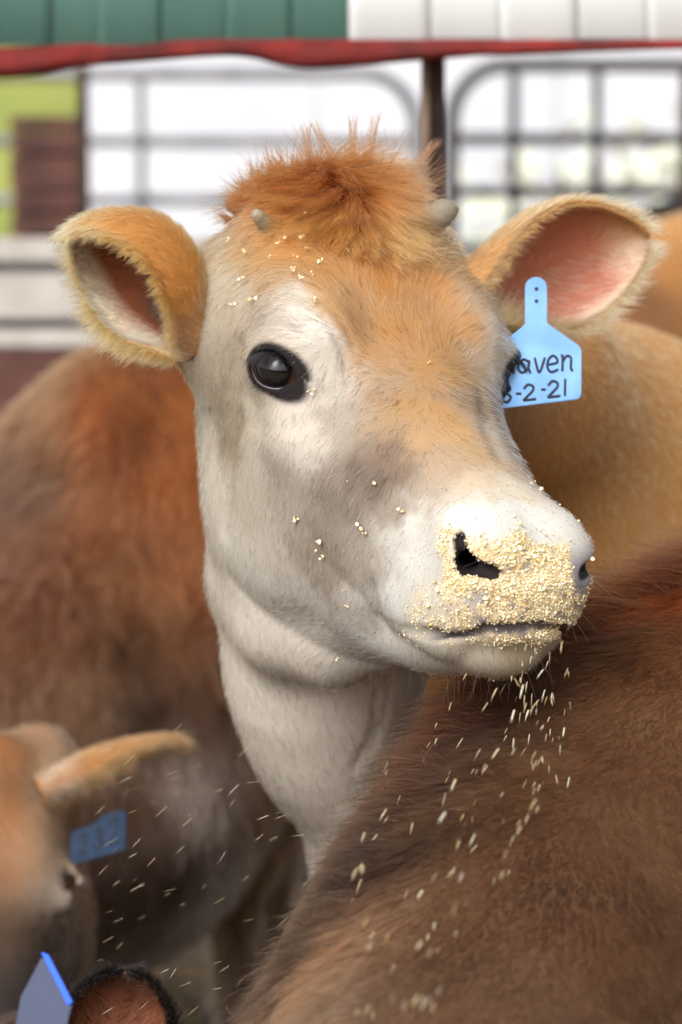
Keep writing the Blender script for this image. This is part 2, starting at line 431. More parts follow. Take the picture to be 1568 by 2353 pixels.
def skin_mat(name, rough=.7, bump=.0, scale=900):
    m, t, b = mat_new(name); at = t.nodes.new('ShaderNodeAttribute'); at.attribute_name = 'col'
    t.links.new(at.outputs['Color'], b.inputs['Base Color']); b.inputs['Roughness'].default_value = rough; b.inputs['Specular IOR Level'].default_value = .12
    if bump:
        n = t.nodes.new('ShaderNodeTexNoise'); n.inputs['Scale'].default_value = scale; n.inputs['Detail'].default_value = 3
        bp = t.nodes.new('ShaderNodeBump'); bp.inputs['Strength'].default_value = bump; bp.inputs['Distance'].default_value = .001
        t.links.new(n.outputs[0], bp.inputs['Height']); t.links.new(bp.outputs[0], b.inputs['Normal'])
    return m
def paint(me, col, name='col'):
    a = me.attributes.new(name, 'FLOAT_COLOR', 'POINT')
    a.data.foreach_set('color', np.concatenate([col, np.ones((len(col), 1))], 1).astype(np.float32).ravel())
def tube(name, pts, r, mat, parent=None, ns=12):
    pts = np.array(pts, float); n = len(pts); d = np.gradient(pts, axis=0); d /= np.linalg.norm(d, axis=1, keepdims=True)
    V = []
    for i in range(n):
        Mf = frame(d[i], (0, 1, .01) if abs(d[i][1]) < .9 else (1, 0, 0)); a = np.linspace(0, 2 * math.pi, ns, endpoint=False)
        V.append(pts[i] + r * (np.cos(a)[:, None] * Mf[:, 0] + np.sin(a)[:, None] * Mf[:, 1]))
    k = np.arange(n * ns).reshape(n, ns); kn = np.roll(k, -1, 1)
    Fq = np.stack([k[:-1], kn[:-1], kn[1:], k[1:]], -1).reshape(-1, 4)
    off = np.array(parent.location) if parent else 0
    return link(name, mesh_np(name, np.concatenate(V) - off, Fq, mat), parent)
HAIR = hair_mat('coat_hair'); SKIN = skin_mat('hide', .75, .3)

# ------------------------------------------------------------------ the heifer: one continuous hide
import time; t0 = time.time()
# wrinkles: grooves along lines on the hide
_cr = []
for px_, w_, a_ in (([(640, 682), (700, 688), (752, 730), (790, 800), (800, 850)], .0040, .0036), ([(690, 668), (748, 695), (795, 750), (815, 800)], .003, .0026), ([(560, 770), (590, 750), (650, 750), (700, 775)], .003, .0012), ([(548, 800), (534, 900), (536, 1000), (522, 1110), (515, 1220)], .008, .0035),
        ([(705, 1215), (735, 1275), (790, 1340), (830, 1370)], .006, .0010), ([(855, 1350), (860, 1390), (880, 1432)], .006, .0022), ([(545, 960), (600, 985), (690, 985), (790, 950)], .007, .0016), ([(740, 905), (790, 940), (850, 960)], .005, .0014), ([(870, 1590), (860, 1680), (820, 1760)], .005, .0030), ([(900, 1560), (885, 1650), (850, 1740)], .004, .0022), ([(530, 1330), (620, 1420), (730, 1490), (850, 1530)], .008, .0012),
        ([(1112, 905), (1120, 985), (1150, 1050)], .006, .0035)):
    hp_, ok_ = march(main_sdf, px_)
    if ok_.all(): _cr.append((hp_, w_, a_))
CREASE.extend(_cr)
h = .003 if DEV == 'clay' else .0020
tt0 = time.time(); V, F = surface(main_sdf, axis_grid(-.5, 1.9, -.24, .26, h, 1.10, .03), axis_grid(-.5, 2.4, -.25, .25, h, 1.10, .03), axis_grid(-.06, 1.7, .98, 1.40, h, 1.10, .03))
if DEV: print('surf', len(V), len(F), time.time() - t0)
print('SURF', len(V), time.time() - tt0); N = normals(V, F)

TAN = lin((212, 152, 88)) * 1.12
# coat markings plus painted shade of the face's hollows, at places on the skin (picture places, carried onto the hide and mirrored)
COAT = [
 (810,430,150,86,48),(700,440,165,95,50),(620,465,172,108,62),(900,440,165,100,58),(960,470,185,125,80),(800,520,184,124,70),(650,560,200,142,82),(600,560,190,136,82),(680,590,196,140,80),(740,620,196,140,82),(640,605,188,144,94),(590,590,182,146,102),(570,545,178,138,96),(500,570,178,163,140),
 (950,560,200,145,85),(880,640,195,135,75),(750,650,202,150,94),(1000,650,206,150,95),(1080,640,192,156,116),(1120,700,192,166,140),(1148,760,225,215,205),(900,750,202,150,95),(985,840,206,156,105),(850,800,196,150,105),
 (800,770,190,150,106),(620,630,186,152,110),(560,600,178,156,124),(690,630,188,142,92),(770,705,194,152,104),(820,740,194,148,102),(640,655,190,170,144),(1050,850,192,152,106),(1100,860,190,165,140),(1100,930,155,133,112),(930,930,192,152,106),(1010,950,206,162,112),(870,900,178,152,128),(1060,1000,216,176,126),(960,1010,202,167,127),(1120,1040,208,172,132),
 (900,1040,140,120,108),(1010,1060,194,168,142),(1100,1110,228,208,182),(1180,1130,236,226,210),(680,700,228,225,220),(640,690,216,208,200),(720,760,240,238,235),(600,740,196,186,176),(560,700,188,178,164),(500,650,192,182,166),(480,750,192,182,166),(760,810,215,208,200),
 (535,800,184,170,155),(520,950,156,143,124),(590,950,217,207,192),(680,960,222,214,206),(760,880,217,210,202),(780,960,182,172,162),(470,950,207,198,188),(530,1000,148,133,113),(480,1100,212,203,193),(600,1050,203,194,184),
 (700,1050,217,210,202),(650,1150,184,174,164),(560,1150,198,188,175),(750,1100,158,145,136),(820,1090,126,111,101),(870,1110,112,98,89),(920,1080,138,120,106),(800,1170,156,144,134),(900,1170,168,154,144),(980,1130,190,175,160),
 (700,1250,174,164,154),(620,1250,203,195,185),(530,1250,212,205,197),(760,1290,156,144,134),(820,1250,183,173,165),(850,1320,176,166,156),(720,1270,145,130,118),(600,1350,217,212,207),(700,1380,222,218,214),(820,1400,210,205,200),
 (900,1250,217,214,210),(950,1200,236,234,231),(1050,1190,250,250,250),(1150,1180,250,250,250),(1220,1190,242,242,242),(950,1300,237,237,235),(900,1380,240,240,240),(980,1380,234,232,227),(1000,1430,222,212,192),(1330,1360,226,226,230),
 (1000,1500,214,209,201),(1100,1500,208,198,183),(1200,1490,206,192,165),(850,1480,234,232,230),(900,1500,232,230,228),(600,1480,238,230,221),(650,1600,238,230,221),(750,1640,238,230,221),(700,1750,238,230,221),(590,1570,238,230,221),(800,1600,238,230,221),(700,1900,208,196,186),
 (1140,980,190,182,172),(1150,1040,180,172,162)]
CP, ok = march(main_sdf, [(c[0], c[1]) for c in COAT])
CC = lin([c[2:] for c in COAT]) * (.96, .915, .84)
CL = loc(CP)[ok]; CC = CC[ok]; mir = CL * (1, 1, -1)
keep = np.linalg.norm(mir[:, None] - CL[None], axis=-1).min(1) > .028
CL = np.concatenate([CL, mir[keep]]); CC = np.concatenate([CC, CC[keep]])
# back of the head and neck: plain tan
bodyp = np.array([loc(P(x, y, z)) for x, y, z in ((1300, 900, .7), (1300, 1200, .6), (1500, 1000, .8), (1500, 1300, .7), (1800, 1200, 1.0), (2200, 1200, 1.4))])
back = np.array([(-.22, -.02, 0), (-.23, -.10, 0), (-.20, -.06, .10), (-.25, -.2, .05), (-.26, -.1, .08)])
back = np.concatenate([back, back * (1, 1, -1)]); CL = np.concatenate([CL, back]); CC = np.concatenate([CC, np.tile(lin((198, 150, 95)) * .74, (len(back), 1))])
CL = np.concatenate([CL, bodyp]); CC = np.concatenate([CC, np.tile(TAN, (len(bodyp), 1))])
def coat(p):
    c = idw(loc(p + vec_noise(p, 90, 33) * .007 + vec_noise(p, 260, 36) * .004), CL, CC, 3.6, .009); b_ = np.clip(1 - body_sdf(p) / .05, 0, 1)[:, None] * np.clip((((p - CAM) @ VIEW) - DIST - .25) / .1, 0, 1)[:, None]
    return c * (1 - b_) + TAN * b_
# lie of the hair: (place, direction in the picture)
FLOW = [(800,380,-.2,.6),(700,400,-1,.35),(600,440,-1,.35),(900,400,.8,.3),(950,440,.6,.6),(800,470,0,1),(730,480,-.7,.7),(860,500,.3,1),(880,580,.1,1),(640,540,-1,.35),(560,560,-.9,.5),(500,620,-.6,.7),
 (880,660,-.1,-1),(800,680,-.6,-.8),(960,680,.2,-1),(1040,680,.5,-.8),(720,680,-.9,-.3),(985,780,0,-1),(900,800,-.7,-.7),(1070,800,.7,-.6),(930,850,-1,.1),(1040,860,1,.2),(985,900,0,1),(920,920,-.5,.8),(1050,930,.5,.9),
 (1020,1020,.4,.9),(1110,1080,.6,.8),(950,1040,-.2,1),(870,960,-.6,.7),(700,720,-.9,-.2),(620,700,-1,.1),(560,760,-.7,.6),(480,700,-.4,.9),(500,900,-.2,1),(600,940,-.5,.8),(700,950,-.4,.9),(780,880,-.5,.8),
 (650,1100,-.5,.8),(560,1150,-.3,1),(480,1050,-.05,1),(780,1100,-.6,.7),(880,1100,-.5,.8),(700,1250,-.4,.9),(600,1300,-.3,.9),(820,1250,-.5,.7),(900,1250,-.7,.5),(950,1200,-.6,.6),(1050,1180,-.3,.6),(1180,1170,.3,.7),
 (900,1380,-.6,.6),(980,1400,-.3,.9),(1100,1400,0,1),(850,1450,-.8,.5),(1000,1510,-.3,1),(1150,1510,.1,1),(700,1420,-.8,.5),(1330,1350,.5,.8),(600,1480,-.2,1),(650,1650,.1,1),(750,1700,.1,1),(520,1500,.1,1),(1140,720,.5,.3),(1140,1000,.2,1)]
FP, fok = march(main_sdf, [(c[0], c[1]) for c in FLOW])
FD = np.array([RIGHT * c[2] - UPV * c[3] for c in FLOW]); FD -= N[0] * 0
FDl = (FD @ HM.T)[fok]; FL = loc(FP)[fok]
fm = FL * (1, 1, -1); fk = np.linalg.norm(fm[:, None] - FL[None], axis=-1).min(1) > .03
FL = np.concatenate([FL, fm[fk], back]); FDl = np.concatenate([FDl, (FDl * (1, 1, -1))[fk], np.tile((-.6, -.8, 0), (len(back), 1))])
def flow(p): return idw(loc(p), FL, FDl, 4, .008) @ HM
# regions in head coordinates
def eye_ab(ql):
    q = ql.copy(); q[:, 2] = np.abs(q[:, 2]); return np.where(ql[:, 2:] > 0, (q - EYE_C2) @ EF2, (q - EYE_C) @ EF)
def regions(p):
    q = loc(p); al = np.abs(q[:, 2]); e = eye_ab(q)
    ea = np.where(e[:, 0] > 0, e[:, 0] / .036, e[:, 0] / .0245); eb = np.where(e[:, 1] > 0, e[:, 1] / .0205, (e[:, 1] - np.clip(e[:, 0], 0, 1) * -.25) / .0185)
    eyer = np.sqrt(ea**2 + eb**2) + (np.linalg.norm(e, axis=1) > .06) * 9
    # bare nose pad between and below the nostrils, and lip margins
    pad = np.maximum(np.maximum((al - .047) / .008, (.190 + (q[:, 1] + .05) * .0 - q[:, 0]) / .008), np.maximum((q[:, 1] + .031) / .006, (-.088 - q[:, 1]) / .007))
    return q, al, eyer, pad
vq, val, veye, vpad = regions(V)
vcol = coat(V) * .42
dk = np.clip((1.12 - veye) / .18, 0, 1)[:, None]; vcol = vcol * (1 - dk) + lin((22, 17, 18)) * dk
pd = np.clip(.5 - vpad * .5, 0, 1)[:, None]; vcol = vcol * (1 - pd) + lin((112, 106, 112)) * pd
nk_ = np.clip((.0030 - nostril(np.stack([vq[:, 0], vq[:, 1], val], -1))) / .002, 0, 1)[:, None]; vcol = vcol * (1 - nk_) + lin((26, 20, 21)) * nk_
# where ground feed cakes the muzzle
CR = [(1045,1240,1),(1042,1290,1),(1060,1330,1),(1100,1330,1),(1160,1262,1),(1200,1258,1),(1250,1268,1),(1290,1290,1),(1200,1300,1),(1250,1330,1),(1290,1340,1),(1300,1380,1),(1200,1360,1),(1280,1410,1),(1240,1400,.9),(1290,1452,1),(1260,1458,1),(1150,1340,1),
 (1150,1380,.6),(1100,1370,.55),(1200,1410,.6),(1180,1462,.55),(1100,1466,.45),(1000,1385,.15),(1050,1380,.3),(950,1425,.2),(1000,1432,.3),(1080,1425,.4),(1150,1228,.12),(1230,1225,.1),(1050,1190,0),(1150,1190,0),(950,1300,0),(1000,1300,0),(900,1380,0),(980,1230,0),(1262,1238,0),(1235,1232,.0),(1335,1330,0),(1338,1400,0),(1330,1270,0),(1000,1500,0),(1150,1520,0),(1250,1505,0),(850,1400,0),(1215,1212,.05),(1240,1432,.3),(1150,1447,.3),(1100,1110,0),(1180,1130,0),(1250,1165,0),(1300,1212,0),(1200,1172,0),(1050,1150,0),(1120,1150,0),(1060,1485,0.1),(1110,1500,0),(1180,1495,.05),(1220,1500,.1),(1040,1520,0),(1290,1490,.1),(1100,1530,0),(1200,1525,0),(1150,1210,0),(1080,1215,0)]
cp, ok = march(main_sdf, [c[:2] for c in CR]); cvv = np.array([[c[2]] for c in CR])[ok]; cp = cp[ok]
mz = (vq[:, 0] > .12) & (vq[:, 1] < -.015) & (vq[:, 1] > -.15)
dn = np.zeros(len(V)); dn[mz] = idw(V[mz], cp, cvv, 4, .004)[:, 0]
pn = vnoise(V, 130, 9) * .6 + vnoise(V, 330, 10) * .4; dn = np.clip(dn * 1.2 - .05, 0, 1)**1.5 * np.clip((pn - .32) * 4, .10, 1)
q3 = np.stack([vq[:, 0], vq[:, 1], val], -1)
hole = nostril(q3)
dn[hole < .0012] = 0; dn *= 1 - .75 * np.clip((vq[:, 2] - .016) / .03 + (pn - .5) * .8, 0, 1)
lipd = np.full(len(V), 9.0)
for a_, b_ in zip(MOUTH, MOUTH[1:]): lipd = np.minimum(lipd, cap(q3, a_, b_, 0, 0))
lipk = np.clip((.0075 - lipd) / .003, 0, 1); dn *= 1 - .93 * np.clip((.0062 - lipd) / .002, 0, 1)
lk = (lipk * np.clip((q3[:, 0] - .175) / .02, 0, 1))[:, None]; vcol = vcol * (1 - lk) + lin((74, 66, 68)) * lk
film = np.clip(dn * 2.2, 0, .92)[:, None] * (hole > .001)[:, None]; vcol = vcol * (1 - film) + lin((196, 172, 128)) * film
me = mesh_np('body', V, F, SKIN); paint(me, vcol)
heifer = link('jersey_heifer', None); heifer.location = P(784, 1900, .5) * (1, 1, 0)
tag(heifer, 'tan and white heifer in focus, head raised, feed stuck on its muzzle', 'cow')
def child(o): o.parent = heifer; o.matrix_parent_inverse = Matrix.Translation(-heifer.location); return o
body = child(link('body', me))

print('PAINT', time.time() - tt0)
# fur of the head
t1 = time.time()
face = (N @ VIEW)
dens = np.clip((.45 - face) / .3, .12, 1) * np.clip(1.25 - np.abs(vq[:, 0] - 0) * 0, .2, 1)
dens *= np.where(vpad < .3, 0.0, 1) * np.where(veye < .62, .0, 1)
dens *= np.where(hole < .0015, 0, 1)
dens *= 1 - np.clip(dn * 1.4, 0, .9); dens *= 1 - .95 * (lipd < .006)
NH = 8000 if DEV == 'clay' else (60000 if DEV == 'half' else 200000)
hp, hn = scatter(V, N, F, dens, NH)
q, al, er, pdv = regions(hp)
ln = np.full(NH, .0095)
ln = np.where((q[:, 0] < .03) & (q[:, 1] > -.02), .015, ln)                                   # forehead
topk = np.clip((-.09 - q[:, 0]) / .05, 0, 1) * np.clip((q[:, 1] + .02) / .03, 0, 1) * np.clip((.08 - al) / .03, 0, 1)
ln = ln + topk * .014
ln = np.where(q[:, 0] > .10, .0065, ln); ln = np.where(er < 1.15, .004, ln)
ln = np.where((q[:, 1] < -.2) | (q[:, 0] < -.24), .010, ln)
tl = np.where(topk > .3, .75, .38); tl = np.where(er < 1.15, .5, tl)
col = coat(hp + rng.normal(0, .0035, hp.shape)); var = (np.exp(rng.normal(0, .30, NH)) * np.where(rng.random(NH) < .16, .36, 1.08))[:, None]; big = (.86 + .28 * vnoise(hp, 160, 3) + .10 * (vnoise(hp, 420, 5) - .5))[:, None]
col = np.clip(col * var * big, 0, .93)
dke = np.clip((1.12 - er + (rng.random(NH) - .5) * .25) / .2, 0, 1)[:, None]; col = col * (1 - dke) + lin((30, 24, 25)) * dke
rad = np.where(topk > .3, .00019, .00018) * rng.uniform(.7, 1.3, NH)
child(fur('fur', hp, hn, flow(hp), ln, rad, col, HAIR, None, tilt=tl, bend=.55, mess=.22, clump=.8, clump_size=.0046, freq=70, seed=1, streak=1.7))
if DEV: print('fur', time.time() - t1)
# eyes
def eyeball(side):
    n1, n2 = 24, 40; th = np.linspace(0, math.pi, n1)[:, None]; ph = np.linspace(0, 2 * math.pi, n2, endpoint=False)[None]
    r = EYE_R * (1 + .07 * np.exp(-(th / .55)**2))
    L = np.stack([r * np.sin(th) * np.cos(ph), r * np.sin(th) * np.sin(ph), r * np.cos(th) * np.ones_like(ph)], -1)
    k = np.arange(n1 * n2).reshape(n1, n2); kn = np.roll(k, -1, 1)
    Fq = np.stack([k[:-1], k[1:], kn[1:], kn[:-1]], -1).reshape(-1, 4)
    if side < 0: Fq = Fq[:, ::-1]
    Lp = L.reshape(-1, 3); W_ = wor(((EYE_C2 + Lp @ EF2.T) if side > 0 else (EYE_C + Lp @ EF.T)) * (1, 1, side))
    c = np.tile(lin((70, 45, 30)), (len(Lp), 1)); an = np.arctan2(np.hypot(Lp[:, 0], Lp[:, 1]), Lp[:, 2])
    c[an < .72] = lin((14, 11, 12)); c[(an > .95)] = lin((40, 22, 18))
    m2 = mesh_np('eye', W_, Fq, MATS['eye']); paint(m2, c); return child(link('eye', m2))
m, t, b = mat_new('eye'); at = t.nodes.new('ShaderNodeAttribute'); at.attribute_name = 'col'; t.links.new(at.outputs['Color'], b.inputs['Base Color'])
b.inputs['Roughness'].default_value = .025; b.inputs['Specular IOR Level'].default_value = .42
for s_ in (-1, 1): eyeball(s_)

EARSKIN = skin_mat('ear_skin', .6, .2); eb_ = EARSKIN.node_tree.nodes['Principled BSDF']
eb_.inputs['Subsurface Weight'].default_value = .15; eb_.inputs['Subsurface Radius'].default_value = (.012, .004, .002); eb_.inputs['Subsurface Scale'].default_value = 1
def ear_fur(E, nh, root, inv, cout, crim, cin, pit, grey, length=.012, rad=.00011, rootcol=None, fill=.015):
    """skin and hair of one ear: coat on the back, fringe on the rim, pale hair inside the margins"""
    ev, ef = ear_mesh(E); Q, n, t, v = ear_surf(E); m_ = Q.shape[0] * Q.shape[1]
    side = np.concatenate([np.ones(m_), -np.ones(m_)]); tv = np.concatenate([t.ravel()] * 2); vv = np.concatenate([v.ravel()] * 2)
    edge = np.minimum(np.minimum(vv, 1 - vv) * 2.2, (1 - tv) * 1.6)
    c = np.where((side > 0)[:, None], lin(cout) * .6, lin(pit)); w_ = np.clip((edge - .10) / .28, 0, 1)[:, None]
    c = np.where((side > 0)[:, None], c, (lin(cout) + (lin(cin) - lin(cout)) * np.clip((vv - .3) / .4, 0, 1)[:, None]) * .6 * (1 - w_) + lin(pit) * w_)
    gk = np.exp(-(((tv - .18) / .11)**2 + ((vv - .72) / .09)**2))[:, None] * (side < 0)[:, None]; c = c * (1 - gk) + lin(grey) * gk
    me = mesh_np('ear', ev, ef, EARSKIN); paint(me, c); eo = link('ear', me, root); eo.matrix_parent_inverse = inv
    nt_, nv_ = t.shape; dQt = np.gradient(Q, axis=0); dQv = np.gradient(Q, axis=1)
    ar = np.linalg.norm(np.cross(dQt, dQv), axis=-1)
    def samp(k_, wgt):
        cs_ = np.cumsum((ar * wgt).ravel()); i = np.minimum(np.searchsorted(cs_, rng.random(k_) * cs_[-1]), m_ - 1); a_, b_ = np.divmod(i, nv_)
        ja = np.clip(a_ + rng.random(k_) - .5, 0, nt_ - 1.001); jb = np.clip(b_ + rng.random(k_) - .5, 0, nv_ - 1.001); i0 = ja.astype(int); j0 = jb.astype(int); fa_ = (ja - i0)[:, None]; fb_ = (jb - j0)[:, None]
        bil = lambda A: (A[i0, j0] * (1 - fa_) + A[i0 + 1, j0] * fa_) * (1 - fb_) + (A[i0, j0 + 1] * (1 - fa_) + A[i0 + 1, j0 + 1] * fa_) * fb_
        nrm = lambda A: A / (np.linalg.norm(A, axis=1, keepdims=True) + 1e-12)
        return bil(Q), nrm(bil(n)), nrm(bil(dQt)), nrm(bil(dQv)), ja / (nt_ - 1), jb / (nv_ - 1)
    th = lambda tt_: (.0018 + .0035 * (1 - tt_)**2)[:, None]
    def add(nm, p, nn, T, ln, tl, col_, sd, **kw):
        f = fur(nm, p, nn, T, ln, rad, np.clip(col_ * np.exp(rng.normal(0, .2, len(p)))[:, None] * (.8 + .4 * vnoise(p, 180, sd))[:, None], 0, .92), HAIR, eo, tilt=tl, mess=.22, clump=.5, clump_size=.004, freq=60, seed=sd, streak=.5, **kw)
    # back of the ear
    p, nn, T, Tv, tt_, vt = samp(int(nh * .55), np.ones_like(t)); ed = np.minimum(np.minimum(vt, 1 - vt) * 2.2, (1 - tt_) * 1.6)
    wv = np.where(vt > .5, 1, -1)[:, None] * Tv
    k1 = np.clip((.35 - ed) / .3, 0, 1)[:, None] * np.where((vt > .45) | (tt_ > .85), 1, .25)[:, None]; k2 = np.clip((.28 - tt_) / .25, 0, 1)[:, None] * (1 if rootcol else 0)
    cc_ = lin(cout) * (1 - k1) + lin(crim) * k1; cc_ = cc_ * (1 - k2) + lin(rootcol or cout) * k2
    add('ear_fur', p + nn * th(tt_), nn, T * .8 + wv * (.4 + .5 * k1), length * (1 + .5 * k1[:, 0]), .35, cc_, 61)
    # fringe
    for e_ in (0, 1):
        wgt = np.exp(-((v - e_) / .03)**2) + np.exp(-((1 - t) / .03)**2) * .6
        p, nn, T, Tv, tt_, vt = samp(int(nh * .10), wgt); wv = Tv * (1 if e_ else -1)
        add('ear_fringe', p, nn * np.where(rng.random(len(p)) < .5, 1, -1)[:, None], wv + T * .35, length * (.75 + .45 * rng.random(len(p))) * (1 + .9 * (vt > .8) * (tt_ < .55)), .30, np.where((rng.random(len(p)) < (.95 if e_ else .12))[:, None], lin(crim), lin(cout)), 63 + e_)
    # inside
    wgt = np.where(v > .5, 1, .22) * np.clip((np.where(v > .5, .40, .36) - np.minimum(np.minimum(v, 1 - v) * 2.2, (1 - t) * 1.6)) / .25, fill, 1) * np.where(t > .05, 1, 0)
    p, nn, T, Tv, tt_, vt = samp(int(nh * .25), wgt); wv = Tv * np.where(vt > .5, 1, -1)[:, None]
    kc = np.clip((vt - .35) / .3, 0, 1)[:, None]
    add('inner_hair', p - nn * th(tt_), -nn, T * .7 + wv * .6, length * np.where(vt > .5, .85, .8), .30, lin(cout) * .9 * (1 - kc) + lin(cin) * kc, 67)
    return eo
IH = Matrix.Translation(-heifer.location)
EK = .4 if DEV else 1.0
ear_fur(EAR_N, int(30000 * EK), heifer, IH, (176, 124, 70), (216, 172, 118), (236, 216, 190), (108, 56, 30), (40, 34, 36), .012, .00014, (206, 192, 170))
ear_fur(EAR_F, int(22000 * EK), heifer, IH, (178, 132, 84), (222, 186, 136), (222, 192, 168), (142, 84, 62), (50, 44, 48), .014, .00015, fill=.5)  # pit colour darkened to paint shadow inside the cup
print('EARS', time.time() - tt0)
m, t, b = mat_new('wet_lid'); b.inputs['Base Color'].default_value = tuple(lin((58, 50, 52))) + (1,); b.inputs['Roughness'].default_value = .22
for s_ in (-1, 1):
    rim_ = []
    for up_ in (True, False):
        for g in np.linspace(-1, 1, 22) * (1 if up_ else -1):
            a_ = g * .0232; b_ = (math.sqrt(.0278**2 - a_ * a_) - .0150) if up_ else -(math.sqrt(.0262**2 - a_ * a_) - .0115)
            rim_.append((a_, b_, math.sqrt(max((EYE_R + .0012)**2 - a_ * a_ - b_ * b_, .006**2))))
    rim_ = np.array(rim_ + rim_[:1]); rw = wor(((EYE_C2 + rim_ @ EF2.T) if s_ > 0 else (EYE_C + rim_ @ EF.T)) * (1, 1, s_))
    child(tube('eyelid_rim', rw, .0011, MATS['wet_lid'], None, 8))
# horn buds
def horn(path, rads, name='horn'):
    path = np.array(path); V_ = []; n = len(path); d = np.gradient(path, axis=0)
    for i in range(n):
        Mf = frame(d[i], (0, 1, .1)); a = np.linspace(0, 2 * math.pi, 16, endpoint=False); rr = rads[i] * (1 + .05 * np.sin(3 * a + i))
        V_.append(path[i] + rr[:, None] * (np.cos(a)[:, None] * Mf[:, 0] + np.sin(a)[:, None] * Mf[:, 1]))
    V_.append(path[-1:] + d[-1] * .12)
    k = np.arange(n * 16).reshape(n, 16); kn = np.roll(k, -1, 1); f = [tuple(x) for x in np.stack([k[:-1], kn[:-1], kn[1:], k[1:]], -1).reshape(-1, 4)]
    me = bpy.data.meshes.new(name); me.from_pydata([tuple(x) for x in np.concatenate(V_)], [], f + [(k[-1, i], kn[-1, i], n * 16) for i in range(16)]); me.polygons.foreach_set('use_smooth', [True] * len(me.polygons)); me.update()
    me.materials.append(HORN); return child(link(name, me))
m, t, b = mat_new('horn_shell'); HORN = m; nz = t.nodes.new('ShaderNodeTexNoise'); nz.inputs['Scale'].default_value = 160; nz.inputs['Detail'].default_value = 5
rp = t.nodes.new('ShaderNodeValToRGB'); rp.color_ramp.elements[0].position = .38; rp.color_ramp.elements[0].color = tuple(lin((74, 66, 56))) + (1,); rp.color_ramp.elements[1].position = .62; rp.color_ramp.elements[1].color = tuple(lin((142, 132, 112))) + (1,)
bp = t.nodes.new('ShaderNodeBump'); bp.inputs['Strength'].default_value = .4; bp.inputs['Distance'].default_value = .001
t.links.new(nz.outputs[0], rp.inputs[0]); t.links.new(rp.outputs[0], b.inputs['Base Color']); t.links.new(nz.outputs[0], bp.inputs['Height']); t.links.new(bp.outputs[0], b.inputs['Normal']); b.inputs['Roughness'].default_value = .55
horn([P(970, 515, .115), P(998, 498, .118), P(1022, 488, .121), P(1038, 487, .123), P(1048, 493, .124)], [.0118, .0120, .0112, .0090, .0055])
horn([P(640, 540, .075), P(622, 522, .068), P(606, 507, .060), P(594, 496, .055), P(586, 489, .051)], [.0078, .0076, .0068, .0054, .0034])
# forelock
def region_roots(n, wf):
    return scatter(V, N, F, np.where(wf(vq), 1.0, 0), n)
nf = int(12000 * EK)
p, nn = region_roots(nf, lambda q_: (q_[:, 0] < -.098 - np.abs(q_[:, 2] - .004) * .75) & (q_[:, 0] > -.225) & (np.abs(q_[:, 2] + .010) < .057) & (q_[:, 1] > -.01))
q = loc(p); c_ = q[:, 2] / .08; bk_ = np.clip((-.175 - q[:, 0]) / .03, 0, 1)
Tl = np.stack([.75 - .5 * np.abs(c_), .05 + 0 * c_, c_ * 1.3 + .25 * np.sign(c_)], -1) * (1 - bk_[:, None]) + np.stack([.25 + 0 * c_, .6 + 0 * c_, c_ * 1.1], -1) * bk_[:, None]
lenf = (.026 + .022 * rng.random(nf) + .012 * bk_) * (.45 + .55 * np.clip((-.10 - q[:, 0]) / .06, 0, 1)) * (1.05 - .45 * np.clip((np.abs(q[:, 2] + .01) - .025) / .03, 0, 1))
ck = np.clip((-.140 - q[:, 0] + rng.normal(0, .018, nf)) / .055, 0, 1)[:, None]
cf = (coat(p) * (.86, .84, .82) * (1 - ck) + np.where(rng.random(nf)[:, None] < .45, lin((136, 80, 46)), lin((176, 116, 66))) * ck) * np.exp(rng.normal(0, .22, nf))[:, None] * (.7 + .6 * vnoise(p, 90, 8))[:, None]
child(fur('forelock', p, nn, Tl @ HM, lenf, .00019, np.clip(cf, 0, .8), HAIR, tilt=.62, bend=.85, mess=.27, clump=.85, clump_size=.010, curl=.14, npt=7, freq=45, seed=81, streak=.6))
# tuft wisps standing up
pw, nw, dw, lw_, = [], [], [], []
for x, y, dx, dy, L_ in ((712, 395, -.1, -1, .034), (695, 400, -.25, -1, .026), (770, 385, -.45, -1, .036), (812, 380, 0, -1, .036), (842, 385, .18, -1, .040), (835, 385, .35, -1, .032), (900, 390, .4, -1, .030), (935, 405, .75, -.9, .034), (950, 420, 1, -.6, .028), (640, 430, -1, -.3, .03), (560, 470, -1, .25, .03), (590, 455, -1, 0, .03), (730, 390, -.5, -.8, .03), (880, 385, .1, -1, .024), (960, 440, .9, -.5, .02)):
    h0 = P(x, y, .12); big_ = L_ > .033; d0 = RIGHT * dx - UPV * dy; d0 /= np.linalg.norm(d0)
    for _ in range(34 if big_ else 22):
        pw.append(h0 + rng.normal(0, .0042 if big_ else .006, 3)); dd = d0 + rng.normal(0, .05 if big_ else .28, 3); dw.append(dd / np.linalg.norm(dd)); lw_.append(L_ * (.7 + .4 * rng.random())); nw.append(h0 + d0 * L_ * 1.1 if big_ else pw[-1] + dw[-1] * L_)
pw, dw, lw_, nw = np.array(pw), np.array(dw), np.array(lw_), np.array(nw)
pts = np.stack([(pw + dw * (lw_ * k_ - .014)[:, None]) * (1 - .75 * min(k_, 1)**2) + (nw * .999 + (pw + dw * (lw_ * k_ - .014)[:, None]) * .001 - dw * (lw_ * (1.1 - k_))[:, None]) * (.75 * min(k_, 1)**2) + RIGHT * (.003 * np.sin(np.arange(len(pw)) * .7) * k_**2)[:, None] for k_ in np.linspace(0, 1.25, 7)], 1)
child(hair_obj('tuft', pts, .00016, np.tile(lin((112, 62, 36)), (len(pw), 1)) * np.exp(rng.normal(0, .25, len(pw)))[:, None], HAIR, None, .35))
